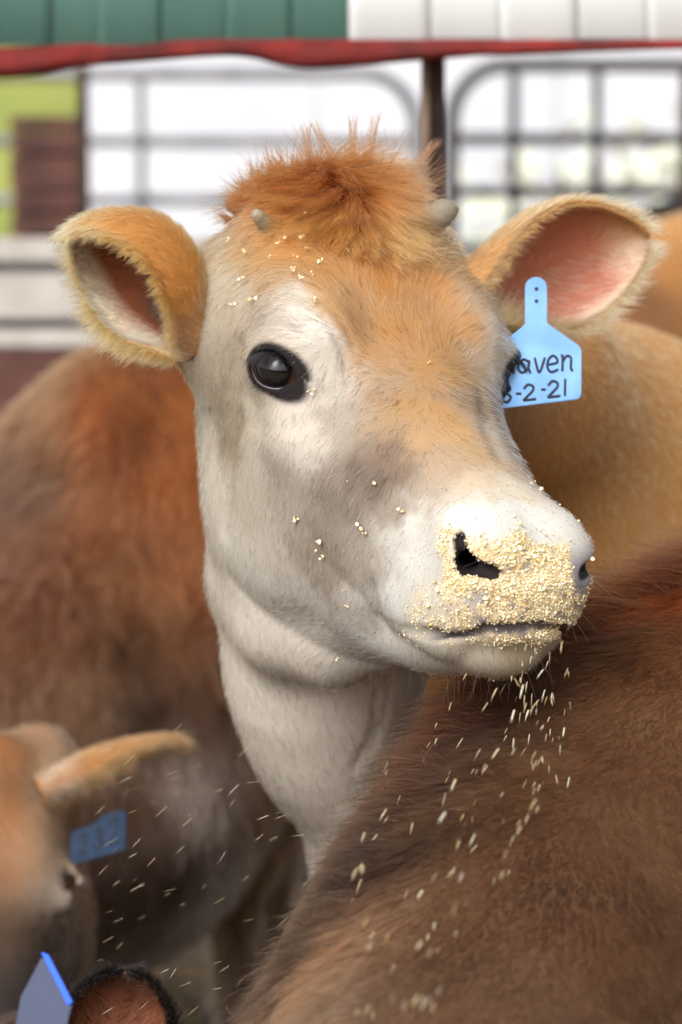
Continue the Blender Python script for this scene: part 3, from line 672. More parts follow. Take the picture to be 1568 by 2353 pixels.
# eyelashes
pts = []
for s_ in (-1, 1):
    for k_ in range(300):
        up_ = k_ < 230; a_ = rng.uniform(-.019, .011) if up_ else rng.uniform(-.016, .012)
        b_ = (math.sqrt(max(.0278**2 - a_ * a_, 1e-8)) - .0150) if up_ else -(math.sqrt(max(.0262**2 - a_ * a_, 1e-8)) - .0115)
        zz = math.sqrt(max((EYE_R + .0035)**2 - a_ * a_ - b_ * b_, 1e-7)); L_ = (.015 if up_ else .007) * (.6 + .6 * rng.random()) * (.55 if a_ < -.013 else (1.0 if a_ < 0 else .7))
        d_ = np.array([-.35 + a_ * 8 + rng.normal(0, .22), -.35 if up_ else -.5, .9]); d_ /= np.linalg.norm(d_)
        r0 = np.array([a_, b_ + (.0008 if up_ else -.0008), zz])
        cv_ = np.array([r0 + d_ * L_ * g + np.array([0, (-.5 if up_ else -.25) * g * g * L_, -.12 * g * g * L_]) for g in np.linspace(0, 1, 5)])
        pts.append(wor(((EYE_C2 + cv_ @ EF2.T) if s_ > 0 else (EYE_C + cv_ @ EF.T)) * (1, 1, s_)))
child(hair_obj('eyelashes', np.array(pts), .00016, np.tile(lin((26, 24, 28)), (len(pts), 1)), HAIR, None, .2))
# whiskers
wp, wn = region_roots(230, lambda q_: (q_[:, 0] > .15) & ((q_[:, 1] < -.11) | ((np.abs(q_[:, 2]) > .04) & (q_[:, 0] > .17))))
dd = wn * .8 + (FD[0] * 0) - UPV * .35 + rng.normal(0, .25, wn.shape); dd /= np.linalg.norm(dd, axis=1, keepdims=True); L_ = rng.uniform(.008, .026, len(wp))
pts = np.stack([wp + dd * (L_ * g)[:, None] - UPV * (.15 * L_ * g * g)[:, None] for g in np.linspace(0, 1, 5)], 1)
child(hair_obj('whiskers', pts, .00010, np.where(rng.random(len(wp))[:, None] < .6, lin((215, 205, 195)), lin((90, 70, 60))), HAIR, None, .2))

print('main', round(time.time() - t0, 1))
if DEV != 'clay':
    pass
# ------------------------------------------------------------------ the other cattle
def animal(name, sdf, lo, hi, h, coat_pts, flow_pts, nhair, length, rad, label, tilt=.35, cvar=.2, base=.6, extra=None, clump=.5, cs=.006, mess=.25, seed=5, dens_fn=None, group=None, gain=.7, streak=.4):
    gain = np.asarray(gain)
    V, F = surface(sdf, np.arange(lo[0], hi[0], h), np.arange(lo[1], hi[1], h), np.arange(max(lo[2], -.06), hi[2], h))
    N = normals(V, F)
    if len(coat_pts[0]) == 6: cp = np.array([P(*c[:3]) for c in coat_pts]); cc = lin([c[3:] for c in coat_pts]) * gain
    else:
        cp, ok = march(sdf, [c[:2] for c in coat_pts], -1.6, 2.5); cc = lin([c[2:] for c in coat_pts]) * gain; cp, cc = cp[ok], cc[ok]
    fp, ok = march(sdf, [c[:2] for c in flow_pts], -1.6, 2.5); fd = np.array([RIGHT * c[2] - UPV * c[3] for c in flow_pts])[ok]; fp = fp[ok]
    root = link(name, None); c0 = V.mean(0); root.location = (c0[0], c0[1], 0)
    tag(root, label, 'cow', group)
    inv = Matrix.Translation(-root.location)
    me = mesh_np('body', V, F, SKIN); paint(me, idw(V, cp, cc, 3.5, .03) * base)
    o = link('body', me, root); o.matrix_parent_inverse = inv
    px, py, _ = proj(V); vis = (px > -150) & (px < 1720) & (py > -150) & (py < 2500) & ((N @ VIEW) < .35)
    de = np.where(vis, 1, .02)
    if dens_fn is not None: de = de * dens_fn(V)
    p, n = scatter(V, N, F, de, nhair)
    c = idw(p, cp, cc, 3.5, .03); c = c * np.exp(rng.normal(0, cvar, nhair))[:, None] * ((.72 + .56 * vnoise(p, 45, seed)) * (.45 + 1.1 * vnoise(p, 13, seed + 3)))[:, None]
    ln = length(p) if callable(length) else length
    f = fur('fur', p, n, idw(p, fp, fd, 3, .03), ln, rad, np.clip(c, 0, .9), HAIR, root, tilt=tilt, mess=mess, clump=clump, clump_size=cs, freq=25, seed=seed, streak=streak)
    f.matrix_parent_inverse = inv
    return root, inv
HK = .35 if DEV else 1.0
# dark brown cow in front on the right
DC = [P(2560, 1740, .30), P(2230, 1760, .25), P(1805, 1930, .18), P(1480, 2120, .08), P(1245, 2440, -.12), P(1065, 2830, -.32)]
DR = [.25, .255, .232, .205, .182, .165]
def dark_sdf(p):
    d = chain(p, DC, DR, .10)
    t = DC[1]; r = DC[0] + np.array([.55, .25, -.02])
    d = smin(d, cap(p, DC[0], r, .25, .24), .1)
    for q_, hind in ((t + (-.08, -.10, -.12), False), (t + (.10, .14, -.12), False), (r + (0, -.1, -.1), True), (r + (.05, .12, -.1), True)): d = smin(d, leg(p, q_, q_[0], q_[1], .09, hind), .06)
    # lowered head
    hd = DC[5]; d = smin(d, chain(p, [hd, hd + (-.10, -.10, -.22), hd + (-.16, -.12, -.46)], [.15, .10, .06], .05), .05)
    return np.maximum(d, -p[..., 2])
RPIX = [(1700, 1290), (1600, 1320), (1450, 1400), (1300, 1480), (1160, 1590), (1045, 1700), (950, 1830), (860, 1970), (780, 2100), (690, 2230), (610, 2350)]
RID, _ok = march(dark_sdf, RPIX, -1.2, 1.5); RID = RID[_ok]
def ridge(p):
    d = np.full(len(p), 9.0)
    for a_, b_ in zip(RID, RID[1:]): d = np.minimum(d, cap(p, a_, b_, 0, 0))
    return d
dark = animal('dark_cow', dark_sdf, (-.45, -.75, -.05), (1.6, .75, 1.5), .014,
 [(1540,1320,120,62,30),(1450,1390,140,74,36),(1350,1420,125,64,32),(1250,1470,125,66,34),(1100,1560,110,60,32),(1000,1640,105,58,32),(900,1760,95,54,34),(800,1900,92,56,38),(700,2040,95,62,44),(600,2180,104,68,46),
  (1400,1500,72,42,22),(1250,1580,58,34,20),(1100,1700,50,30,20),(1000,1800,48,30,22),(850,2000,60,42,32),  # shadow under the ridge, painted into the coat as a dark band
  (1500,1500,104,72,44),(1480,1650,112,86,62),(1350,1750,100,72,50),(1200,1850,96,70,50),(1450,1900,110,84,62),(1300,2050,104,78,58),(1100,2050,104,80,62),(950,2150,108,84,66),(1500,2150,98,72,50),(1200,2250,112,90,74),(900,2300,112,90,74),(700,2280,112,86,66),(1500,2330,86,62,44),(600,2330,110,82,60)],
 [(1500,1300,-.9,.2),(1400,1400,-1,.3),(1200,1500,-1,.4),(1000,1640,-.8,.7),(800,1900,-.6,.8),(600,2200,-.6,.8),(1400,1600,-.3,.9),(1200,1800,-.4,.9),(1450,2000,-.1,1),(1100,2100,-.3,1),(1000,2300,-.3,1)],
 int(170000 * HK), lambda p: .009 + .030 * np.exp(-(ridge(p) / .045)**2), np.full(int(170000 * HK), .00019), 'dark brown cow in the right foreground, only its reddish-maned back showing', tilt=.32, cvar=.3, mess=.28, clump=.4, cs=.006, seed=21, gain=(.62, .51, .41), streak=.45)
mp, mk = march(dark_sdf, [(x + rng.normal(0, 12), y + rng.normal(0, 10)) for x, y in [np.array(RPIX[i]) * (1 - g) + np.array(RPIX[i + 1]) * g for i, g in zip(rng.integers(0, len(RPIX) - 1, 900), rng.random(900))]], -1.2, 1.5)
mp = mp[mk]; ng = grad(dark_sdf, mp); per = int(14 * (HK if HK < 1 else 1)) + 2
mp = np.repeat(mp, per, 0) + rng.normal(0, .006, (len(mp) * per, 3)); ng = np.repeat(ng, per, 0)
mc = np.where(rng.random(len(mp))[:, None] < .5, lin((138, 72, 36)), lin((78, 42, 24))) * .5 * np.exp(rng.normal(0, .35, len(mp)))[:, None] * (.35 + 1.1 * vnoise(mp, 45, 4))[:, None]
mxp = np.clip((1150 - proj(mp)[0]) / 300, 0, 1)[:, None]; mc = mc * (1 - mxp) + mc.mean(1, keepdims=True) * (1.45, .74, .42) * .8 * mxp
mo_ = fur('mane', mp, ng, np.tile(-RIGHT * .8 + UPV * .25, (len(mp), 1)), (.034 + .026 * rng.random(len(mp))) * (1 - .45 * mxp[:, 0]), .00020, mc, HAIR, dark[0], tilt=.55, bend=.6, mess=.5, clump=.75, clump_size=.012, curl=.25, npt=7, freq=30, seed=24, streak=.5); mo_.matrix_parent_inverse = dark[1]
# orange-brown cow on the left behind
LC = [P(700, 1320, 1.75), P(430, 1330, 1.5), P(150, 1770, 1.3), P(-260, 1980, 1.15)]
def left_sdf(p):
    d = chain(p, LC, [.25, .29, .235, .20], .07)
    d = smin(d, ell(p, P(250, 985, 1.35), (.07, .15, .09)), .05)      # hip bone
    d = smin(d, cap(p, P(330, 1620, 1.4), P(560, 1560, 1.55), .10, .12), .08)
    d = smin(d, ell(p, P(450, 1850, 1.5), (.14, .15, .09)), .03)
    g1 = LC[2]
    a_ = P(612, 1750, 1.6); d = smin(d, leg(p, a_, a_[0] + .01, a_[1], .060, True), .05)
    a_ = P(520, 1880, 1.5); d = smin(d, leg(p, a_, a_[0] + .01, a_[1], .072, True), .05)
    for q_ in (g1 + (-.25, .06, -.1), g1 + (-.33, -.05, -.1)): d = smin(d, leg(p, q_, q_[0] - .12, q_[1], .07), .05)
    d = smin(d, chain(p, [LC[3], LC[3] + (-.20, -.05, -.12), LC[3] + (-.36, -.08, -.32)], [.16, .11, .07], .06), .06)
    return np.maximum(d, -p[..., 2])
animal('brown_cow', left_sdf, (-1.35, .6, -.05), (.45, 2.3, 1.6), .016,
 [(230,800,176,112,62),(330,900,178,108,56),(430,900,176,106,56),(420,1100,160,95,50),(120,950,150,92,54),(60,1050,110,76,54),(100,1120,100,70,52),(200,1000,160,92,50),(250,1150,140,86,48),(60,1300,128,84,60),(300,1300,128,82,48),(420,1300,150,92,52),
  (150,1450,110,70,46),(300,1500,90,58,34),(420,1500,128,84,52),(330,1650,62,42,26),(480,1600,100,66,44),(200,1620,120,86,60),(440,1850,205,182,166),(520,1900,186,162,146),(300,1850,110,78,56),(400,2000,104,76,56),(610,1850,190,150,116),(520,2050,255,250,245),(620,2000,190,150,116)],  # darkest lower points paint the shadow on its underside
 [(230,850,-.6,.8),(100,1100,-.7,.6),(400,1000,0,1),(300,1300,0,1),(400,1500,0,1),(450,1850,0,1),(600,1900,0,1)],
 int(36000 * HK), .034, .0006, 'orange-brown cow standing out of focus at the left behind the heifer', gain=(.56, .57, .60), cvar=.3, mess=.5, cs=.02, clump=.6, seed=31)
# tan cow farther back on the right and dark one beyond
def far_sdf(p):
    c = [P(1480, 900, 1.9), P(1900, 880, 2.0), P(2300, 900, 2.1)]
    d = chain(p, c, [.24, .27, .25], .1)
    for q_, hd in ((c[0] + (-.02, -.1, -.1), False), (c[0] + (.1, .12, -.1), False), (c[2] + (0, -.1, -.1), True), (c[2] + (0, .12, -.1), True)): d = smin(d, leg(p, q_, q_[0], q_[1], .09, hd), .05)
    d = smin(d, chain(p, [c[2] + (.2, 0, .02), c[2] + (.45, -.1, -.05), c[2] + (.7, -.12, -.15)], [.15, .11, .06], .05), .06)
    return np.maximum(d, -p[..., 2])
animal('tan_cow', far_sdf, (.0, 1.4, -.05), (2.0, 2.5, 1.8), .02, [(1500,520,202,148,92),(1400,600,196,140,84),(1480,690,130,92,60),(1540,620,190,134,80),(1420,740,160,108,66)], [(1500,600,0,1),(1400,650,0,1)],
 int(9000 * HK), .02, .0005, 'tan cow out of focus beyond the tagged ear, upper right', cvar=.25, seed=41, gain=.9)
def hump_sdf(p):
    c = [P(1590, 735, 3.4), P(1950, 715, 3.6)]
    d = chain(p, c, [.24, .25], .1)
    for q_, hd in ((c[0] + (0, -.1, -.1), False), (c[1] + (0, .1, -.1), True), (c[0] + (.1, .12, -.1), False), (c[1] + (-.1, -.1, -.1), True)): d = smin(d, leg(p, q_, q_[0], q_[1], .09, hd), .05)
    return np.maximum(d, -p[..., 2])
animal('black_cow', hump_sdf, (.4, 2.8, -.05), (1.8, 4.0, 1.9), .03, [(1530,450,48,34,26),(1500,470,44,32,26)], [(1530,460,0,1)], 3000, .02, .0008, 'nearly black cow far behind, a dark hump at the right edge', seed=51)
print('cattle', round(time.time() - t0, 1))
# ------------------------------------------------------------------ the yard
def simple(name, rgb, rough=.6, metal=0, noise=0, scale=8, rgb2=None, bump=0):
    m, t, b = mat_new(name); b.inputs['Roughness'].default_value = rough; b.inputs['Metallic'].default_value = metal; b.inputs['Specular IOR Level'].default_value = .25
    c = tuple(lin(rgb)) + (1,); b.inputs['Base Color'].default_value = c
    if noise or rgb2:
        n = t.nodes.new('ShaderNodeTexNoise'); n.inputs['Scale'].default_value = scale; n.inputs['Detail'].default_value = 6
        tc = t.nodes.new('ShaderNodeTexCoord'); t.links.new(tc.outputs['Object'], n.inputs['Vector'])
        r = t.nodes.new('ShaderNodeValToRGB'); r.color_ramp.elements[0].position = .35; r.color_ramp.elements[1].position = .65
        r.color_ramp.elements[0].color = tuple(lin(rgb2 or [x * .75 for x in rgb])) + (1,); r.color_ramp.elements[1].color = c
        t.links.new(n.outputs[0], r.inputs[0]); t.links.new(r.outputs[0], b.inputs['Base Color'])
        if bump:
            bp = t.nodes.new('ShaderNodeBump'); bp.inputs['Strength'].default_value = bump; bp.inputs['Distance'].default_value = .02
            t.links.new(n.outputs[0], bp.inputs['Height']); t.links.new(bp.outputs[0], b.inputs['Normal'])
    return m
M_DIRT = simple('dirt', (142, 126, 106), .95, noise=1, scale=5, rgb2=(84, 70, 56), bump=.8)  # kept paler than the yard's dark ground, to bounce fill light upward
M_GREEN = simple('green_paint', (72, 102, 92), .8, noise=1, scale=4, rgb2=(60, 90, 82))
M_WHITE = simple('white_paint', (196, 197, 195), .8, noise=1, scale=3, rgb2=(188, 189, 186))
M_RED = simple('red_paint', (104, 27, 22), .9, noise=1, scale=14, rgb2=(62, 16, 14))
M_POST = simple('rusty_steel', (60, 38, 30), .7, noise=1, scale=20, rgb2=(30, 18, 16))
M_TUBE = simple('gate_tube', (112, 110, 114), .5, .2, noise=1, scale=12)
M_TUBED = simple('dark_gate_tube', (58, 54, 56), .5, .3, noise=1, scale=12)
M_WALL = simple('barn_siding', (172, 172, 176), .8, noise=1, scale=.7, rgb2=(158, 158, 163))
M_PLANK = simple('weathered_plank', (158, 152, 145), .8, noise=1, scale=6, rgb2=(128, 121, 113))
M_BROWN = simple('brown_timber', (84, 52, 42), .8, noise=1, scale=10, rgb2=(58, 36, 32))
M_GRASS = simple('grass', (98, 106, 50), .9, noise=1, scale=.8, rgb2=(120, 124, 62))
def box(name, lo, hi, mat, parent=None, bevel=.004):
    bm = bmesh.new(); bmesh.ops.create_cube(bm, size=1)
    lo, hi = Vector(lo), Vector(hi); sz = hi - lo
    for v in bm.verts: v.co = Vector((v.co.x * sz.x, v.co.y * sz.y, v.co.z * sz.z))
    if bevel: bmesh.ops.bevel(bm, geom=bm.edges[:], offset=min(bevel, min(sz) * .3), segments=2, affect='EDGES')
    me = bpy.data.meshes.new(name); bm.to_mesh(me); bm.free(); me.materials.append(mat)
    o = link(name, me, parent); c = (lo + hi) / 2
    o.location = c - (parent.location if parent else Vector((0, 0, 0))); return o
# ground
nx = 60; gx = np.sign(np.linspace(-1, 1, nx)) * np.abs(np.linspace(-1, 1, nx))**2.5 * 120; gy = np.linspace(0, 1, nx)**2.2 * 160 - 6
GX, GY = np.meshgrid(gx, gy, indexing='ij'); gp = np.stack([GX.ravel(), GY.ravel(), np.zeros(GX.size)], -1)
gp[:, 2] = (vnoise(gp, 2.3, 3) - .5) * .05 * np.exp(-np.hypot(gp[:, 0], gp[:, 1] - 2) / 8) - .01
k = np.arange(nx * nx).reshape(nx, nx); gf = np.stack([k[:-1, :-1], k[1:, :-1], k[1:, 1:], k[:-1, 1:]], -1).reshape(-1, 4)
tag(link('ground', mesh_np('ground', gp, gf, M_DIRT)), kind='structure')
mx_, my_ = np.meshgrid(np.linspace(-2.6, 2.6, 60), np.linspace(-1.2, 4.0, 60), indexing='ij'); mpp = np.stack([mx_.ravel(), my_.ravel(), np.zeros(mx_.size)], -1)
gz = lambda p_: (vnoise(p_, 2.3, 3) - .5) * .05 * np.exp(-np.hypot(p_[:, 0], p_[:, 1] - 2) / 8) - .01
edge_ = np.clip(1 - np.maximum(np.abs(mpp[:, 0]) / 2.4, np.abs(mpp[:, 1] - 1.4) / 2.4), 0, 1)
mpp[:, 2] = np.clip(edge_ * 4, 0, 1) * (.045 + .05 * vnoise(mpp, 7, 12) + .02 * vnoise(mpp, 22, 13)) - .035
k = np.arange(3600).reshape(60, 60)
M_MUD = simple('mud', (74, 60, 48), .9, noise=1, scale=14, rgb2=(40, 32, 26), bump=.9)
tag(link('muddy_ground', mesh_np('muddy_ground', mpp, np.stack([k[:-1, :-1], k[1:, :-1], k[1:, 1:], k[:-1, 1:]], -1).reshape(-1, 4), M_MUD)), kind='structure')
# trodden straw
ns_ = 1600; sp_ = np.stack([rng.uniform(-1.6, .6, ns_), rng.uniform(-.3, 3.2, ns_), np.zeros(ns_)], -1); sp_[:, 2] = .075 + rng.random(ns_) * .03; an_ = rng.uniform(0, 6.28, ns_); ll_ = rng.uniform(.012, .045, ns_)
dv_ = np.stack([np.cos(an_), np.sin(an_), rng.normal(0, .12, ns_)], -1) * ll_[:, None]; sd3 = np.stack([-np.sin(an_), np.cos(an_), 0 * an_], -1) * .0022; up3 = np.array([0, 0, .003])
sv_ = np.stack([sp_ - dv_ - sd3, sp_ - dv_ + sd3, sp_ - dv_ + up3, sp_ + dv_ - sd3, sp_ + dv_ + sd3, sp_ + dv_ + up3], 1).reshape(-1, 3)
sf_ = np.concatenate([np.array([(0, 1, 4, 3), (1, 2, 5, 4), (2, 0, 3, 5)]) + 6 * i for i in range(ns_)])
tag(link('straw', mesh_np('straw', sv_, sf_, simple('straw', (120, 102, 66), .9), False)), 'scattered straw trodden into the dark mud', 'straw', kind='stuff')
def PY(px, py, Y):
    """picture position on the upright plane y = Y"""
    a = P(px, py, 0); d = a - CAM; return CAM + d * ((Y - CAM[1]) / d[1])
def empty(name, loc_, label, cat, group=None):
    o = link(name, None); o.location = tuple(loc_); return tag(o, label, cat, group)
# feeder with a sheet-metal roof edge
fy = 1.0
fr = empty('feeder_roof', (PY(995, 300, fy + .06)[0], fy + .06, 0), 'sheet metal feeder roof, green then white, with a bent red edge, on a dark post', 'roof')
def rib_sheet(x0, x1, mat, nm='roof_sheet', fy=1.0):
    z0 = PY(800, 104, fy)[2]; z1 = PY(800, -420, fy)[2]; n = 9; xs = np.linspace(x0, x1 + .004, n)
    prof = [0, .0005, 0, 0, 0, .0004, 0, 0, 0]; A = []
    for x, d in zip(xs, prof): A += [(x, fy - d, z0), (x, fy - d + .10, z1)]
    A = np.array(A) - np.array(fr.location); B = A + (0, .004, 0); k = np.arange(0, 2 * n, 2); m_ = len(A)
    f = [(k[i], k[i+1], k[i+1]+1, k[i]+1) for i in range(n-1)]; f += [(b_+m_, a_+m_, d_+m_, c_+m_) for a_, b_, c_, d_ in f]
    for i in range(n-1): f += [(k[i], k[i]+m_, k[i+1]+m_, k[i+1]), (k[i]+1, k[i+1]+1, k[i+1]+1+m_, k[i]+1+m_)]
    f += [(0, 1, 1+m_, m_), (2*n-2, 2*n-2+m_, 2*n-1+m_, 2*n-1)]
    return link(nm, mesh_np(nm, np.concatenate([A, B]), np.array(f), mat, False), fr)
edges = [-340, -110, 110, 225, 360, 520, 660, 802, 980, 1150, 1320, 1490, 1660, 1900]
for i_, (a_, b_) in enumerate(zip(edges, edges[1:])): rib_sheet(PY(a_, 100, fy)[0], PY(b_, 100, fy)[0], M_GREEN if b_ <= 802 else M_WHITE, fy=fy - .0045 * (i_ % 2))
tx = np.linspace(-340, 1900, 140)
tt = np.interp(tx, [-340, 0, 190, 300, 420, 500, 800, 1568, 1900], [118, 116, 108, 109, 100, 97, 97, 97, 97])
tb = np.interp(tx, [-340, 0, 60, 130, 200, 330, 480, 560, 620, 670, 760, 850, 960, 1100, 1300, 1568, 1900], [182, 180, 178, 166, 150, 142, 130, 128, 142, 160, 158, 150, 140, 128, 122, 113, 112])
tb = np.convolve(np.pad(tb, 3, 'edge'), np.ones(7) / 7, 'valid')
rows = []
for x, a_, b_ in zip(tx, tt, tb):
    top = PY(x, a_, fy - .012); bot = PY(x, b_, fy - .012); h_ = top - bot
    bul = .012 + .012 * math.sin(x * .021) * math.sin(x * .008)
    rows.append([top + (0, .012, .004), top, bot + h_ * .6 - (0, bul, 0), bot + h_ * .25 - (0, bul * 1.2, 0), bot, bot + (0, .03, .002)])
rows = np.array(rows) - np.array(fr.location); nn_ = rows.shape[1]; k = np.arange(rows.shape[0] * nn_).reshape(-1, nn_)
link('red_edge', mesh_np('red_edge', rows.reshape(-1, 3), np.stack([k[:-1, :-1], k[:-1, 1:], k[1:, 1:], k[1:, :-1]], -1).reshape(-1, 4), M_RED), fr)
pb = PY(995, 300, fy + .05)[0]; zt = PY(995, 120, fy + .05)[2]
box('post', (PY(986, 300, fy + .05)[0], fy + .04, 0), (PY(1022, 300, fy + .05)[0], fy + .085, zt), M_POST, fr)
box('post_flange', (PY(966, 300, fy + .05)[0], fy + .02, 0), (PY(985, 300, fy + .05)[0], fy + .028, zt - .003), simple('worn_steel', (112, 92, 76), .7, noise=1, scale=20), fr, .002)
# tube gates
def gate(name, Y, x0, x1, ytop, rails, uprights, mat, label, z0=.25, r=.016, rc=.12):
    g = empty(name, (PY(.5 * (x0 + x1), 300, Y)[0], Y, 0), label, 'gate', None)
    X0, X1 = PY(x0, 200, Y)[0], PY(x1, 200, Y)[0]; Z1 = PY(x0, ytop, Y)[2]; c = []
    for cx, cz, a0 in ((X0 + rc, Z1 - rc, 180), (X1 - rc, Z1 - rc, 90), (X1 - rc, z0 + rc, 0), (X0 + rc, z0 + rc, -90)):
        for q_ in range(9): an = R(a0 - q_ * 90 / 8); c.append((cx + rc * math.cos(an), Y, cz + rc * math.sin(an)))
    c.append(c[0]); tube('frame', c, r, mat, g)
    for yy in rails: z = PY(x0, yy, Y)[2]; tube('rail', [(X0, Y, z), (.5 * (X0 + X1), Y, z), (X1, Y, z)], r * .85, mat, g)
    for xx in uprights: x = PY(xx, 200, Y)[0]; tube('upright', [(x, Y - .03, z0), (x, Y - .03, .5 * (z0 + Z1)), (x, Y - .03, Z1)], r * .7, mat, g)
    return g
gate('tube_gate', 4.6, -420, 955, 170, [325, 460, 600], [325], M_TUBE, 'grey tube gate with rounded corners left of the dark post')
gate('tube_gate', 4.2, 1040, 2100, 150, [320, 440, 570], [1180, 1370], M_TUBED, 'dark tube gate with rounded corners right of the dark post')
for nm, x0, x1, Y, lb in (('gate_post', 178, 200, 3.15, 'slim dark gate post beside the brown timber stack'), ('gate_post', 1570, 1612, 3.2, 'slim dark gate post at the far right end of the gate')):
    pz = PY(x0, 150, Y)[2]; tag(box(nm, (PY(x0, 300, Y)[0], Y, 0), (PY(x1, 300, Y)[0], Y + .06, pz), M_POST), lb, 'post')
# white barn behind
bn = empty('white_barn', (3, 9.2, 0), 'long white barn wall shining behind the gates', 'barn')
X = PY(188, 300, 9)[0]
for i in range(14): box('siding_panel', (X + i * .92, 9 - .012 * (i % 2), .05), (X + i * .92 + .916, 9.14, 4.2), M_WALL, bn, .01)
box('sill_board', (X - .02, 8.95, 0), (X + 13, 9.16, .05), M_BROWN, bn)
# planks of the feed bunk on the left
bk = empty('plank_bunk', (-1.2, 2.6, 0), 'bunk of pale weathered horizontal planks behind the left ear', 'feed bunk')
for a_, b_, dy in ((548, 603, 0), (628, 737, .01), (757, 800, 0)):
    box('plank', (PY(-900, a_, 2.6)[0], 2.6 + dy, PY(0, b_, 2.6)[2]), (PY(760, a_, 2.6)[0], 2.635 + dy, PY(0, a_, 2.6)[2]), M_PLANK, bk)
box('base_board', (PY(-900, 800, 2.6)[0], 2.58, .25), (PY(760, 800, 2.6)[0], 2.66, PY(0, 804, 2.6)[2]), M_BROWN, bk)
M_GAP = simple('grey_board', (112, 106, 102), .8, noise=1, scale=7)
box('back_board', (PY(-900, 800, 2.6)[0], 2.68, .3), (PY(760, 800, 2.6)[0], 2.71, PY(0, 552, 2.6)[2]), M_GAP, bk)
for x in (-700, -200, 330, 720): box('stake', (PY(x, 600, 2.66)[0], 2.637, 0), (PY(x + 45, 600, 2.66)[0], 2.679, PY(0, 560, 2.66)[2]), M_GAP, bk)
# brown timber stack at far left
ts = empty('timber_stack', (PY(100, 400, 3.7)[0], 3.8, 0), 'stack of dark brown timbers under a flat cap at the far left', 'timber')
for i, (a_, b_) in enumerate(((268, 300), (304, 352), (356, 440), (444, 486), (490, 545), (549, 640), (644, 760))):
    box('timber', (PY(24 + 4 * (i % 2), 400, 3.7)[0], 3.7 - .008 * (i % 2), PY(0, b_, 3.7)[2]), (PY(182, 400, 3.7)[0], 3.95, PY(0, a_, 3.7)[2]), M_BROWN, ts)
box('foot', (PY(30, 400, 3.7)[0], 3.72, 0), (PY(178, 400, 3.7)[0], 3.93, PY(0, 764, 3.7)[2]), M_BROWN, ts)
# grass bank behind on the left
bx_, by_ = np.meshgrid(np.linspace(-40, 2.2, 40), np.linspace(11.5, 60, 40), indexing='ij')
bz = np.clip((by_ - 11.5) / 9, 0, 1)**.8 * 4.2 * np.clip((1.6 - bx_) / 3.0, 0, 1) + .3 * np.sin(bx_) * np.clip((by_ - 12) / 5, 0, 1) - .03
k = np.arange(1600).reshape(40, 40)
tag(link('grass_bank', mesh_np('grass_bank', np.stack([bx_, by_, bz], -1).reshape(-1, 3), np.stack([k[:-1, :-1], k[1:, :-1], k[1:, 1:], k[:-1, 1:]], -1).reshape(-1, 4), M_GRASS)), kind='structure')
# pale shrubs in front of the barn on the right
M_LEAF = simple('shrub_leaf', (186, 188, 170), .7)
def shrub(x, Y, w_, h_, label):
    c = PY(x, 500, Y); root = empty('shrub', (c[0], Y, 0), label, 'shrub', None)
    st = [tube('stem', [(0 + root.location.x, Y, 0), (root.location.x + .05 * k_, Y, h_ * .5), (root.location.x + .16 * w_ * k_, Y + .05, h_ * .9)], .012, M_BROWN, root) for k_ in (-1, 0, 1)]
    n = 420; q_ = rng.normal(0, 1, (n, 3)); q_ /= np.linalg.norm(q_, axis=1, keepdims=True); q_ *= (rng.random(n)**.4)[:, None] * (w_ * .5, w_ * .4, h_ * .42) * (.8 + .4 * rng.random((n, 1))); q_[:, 2] += h_ * .58
    u_ = rng.normal(0, 1, (n, 3)); u_ /= np.linalg.norm(u_, axis=1, keepdims=True); v_ = np.cross(u_, rng.normal(0, 1, (n, 3))); v_ /= np.linalg.norm(v_, axis=1, keepdims=True)
    V_ = np.stack([q_ - u_ * .05, q_ + v_ * .025, q_ + u_ * .05, q_ - v_ * .025], 1).reshape(-1, 3)
    link('foliage', mesh_np('foliage', V_, np.arange(4 * n).reshape(n, 4), M_LEAF, False), root)
shrub(1290, 7.6, .9, 1.35, 'pale green shrub blurred between the dark gate uprights'); shrub(1500, 7.8, .8, 1.5, 'pale green shrub blurred at the right edge behind the gate')
# ------------------------------------------------------------------ the feeding cows at lower left
def posed(origin, F_, U_):
    f_ = np.array(F_) @ CA; f_ /= np.linalg.norm(f_); u_ = np.array(U_) @ CA; u_ -= f_ * (u_ @ f_); u_ /= np.linalg.norm(u_); l_ = np.cross(f_, u_)
    if l_[0] < 0: l_ = -l_
    Mx = np.stack([f_, u_, l_]); return lambda p: (p - origin) @ Mx.T, Mx
FO = P(-80, 2200, .62); floc, FMx = posed(FO, (.12, -.95, .28), (-.15, .28, .95))
def feed_sdf(p):
    d = head_local(floc(p))
    d = smin(d, chain(p, [FO + FMx.T @ (-.13, -.10, 0), FO + np.array([-.10, .30, .02]), FO + np.array([-.5, .85, .18])], [.075, .10, .2], .06), .05)
    for dx, dy in ((-.45, .30), (-.55, .62)): d = smin(d, leg(p, FO + np.array([dx, dy, -.1]), FO[0] + dx, FO[1] + dy, .08), .05)
    return np.maximum(d, -p[..., 2])
feeder, finv = animal('feeding_cow', feed_sdf, (-1.6, .1, -.05), (.05, 1.9, 1.4), .012,
 [(20,1720,150,92,52),(60,1760,176,118,70),(105,1800,216,196,168),(30,1850,170,106,56),(80,1950,168,118,70),(20,2000,150,98,58),(120,1950,196,176,150),(60,2100,110,82,60),(20,2150,90,66,48),(140,2060,210,196,182),(90,2170,54,44,42),(30,2280,48,40,40),(90,2250,44,40,42)],
 [(30,1800,0,1),(80,1950,.3,1),(60,2100,0,1)], int(16000 * HK), .011, .00022, 'orange-brown cow with its head down at the lower left edge', seed=71)
EAR_L = dict(base=P(85, 1815, .64), tip=P(424, 1706, .70), opening=(.25, -.30, -.9), w=.023, side=-1, fa=[R(160), R(110), R(70), R(50)], fp=[R(150), R(100), R(70), R(50)], bend=.02, deep=.8)
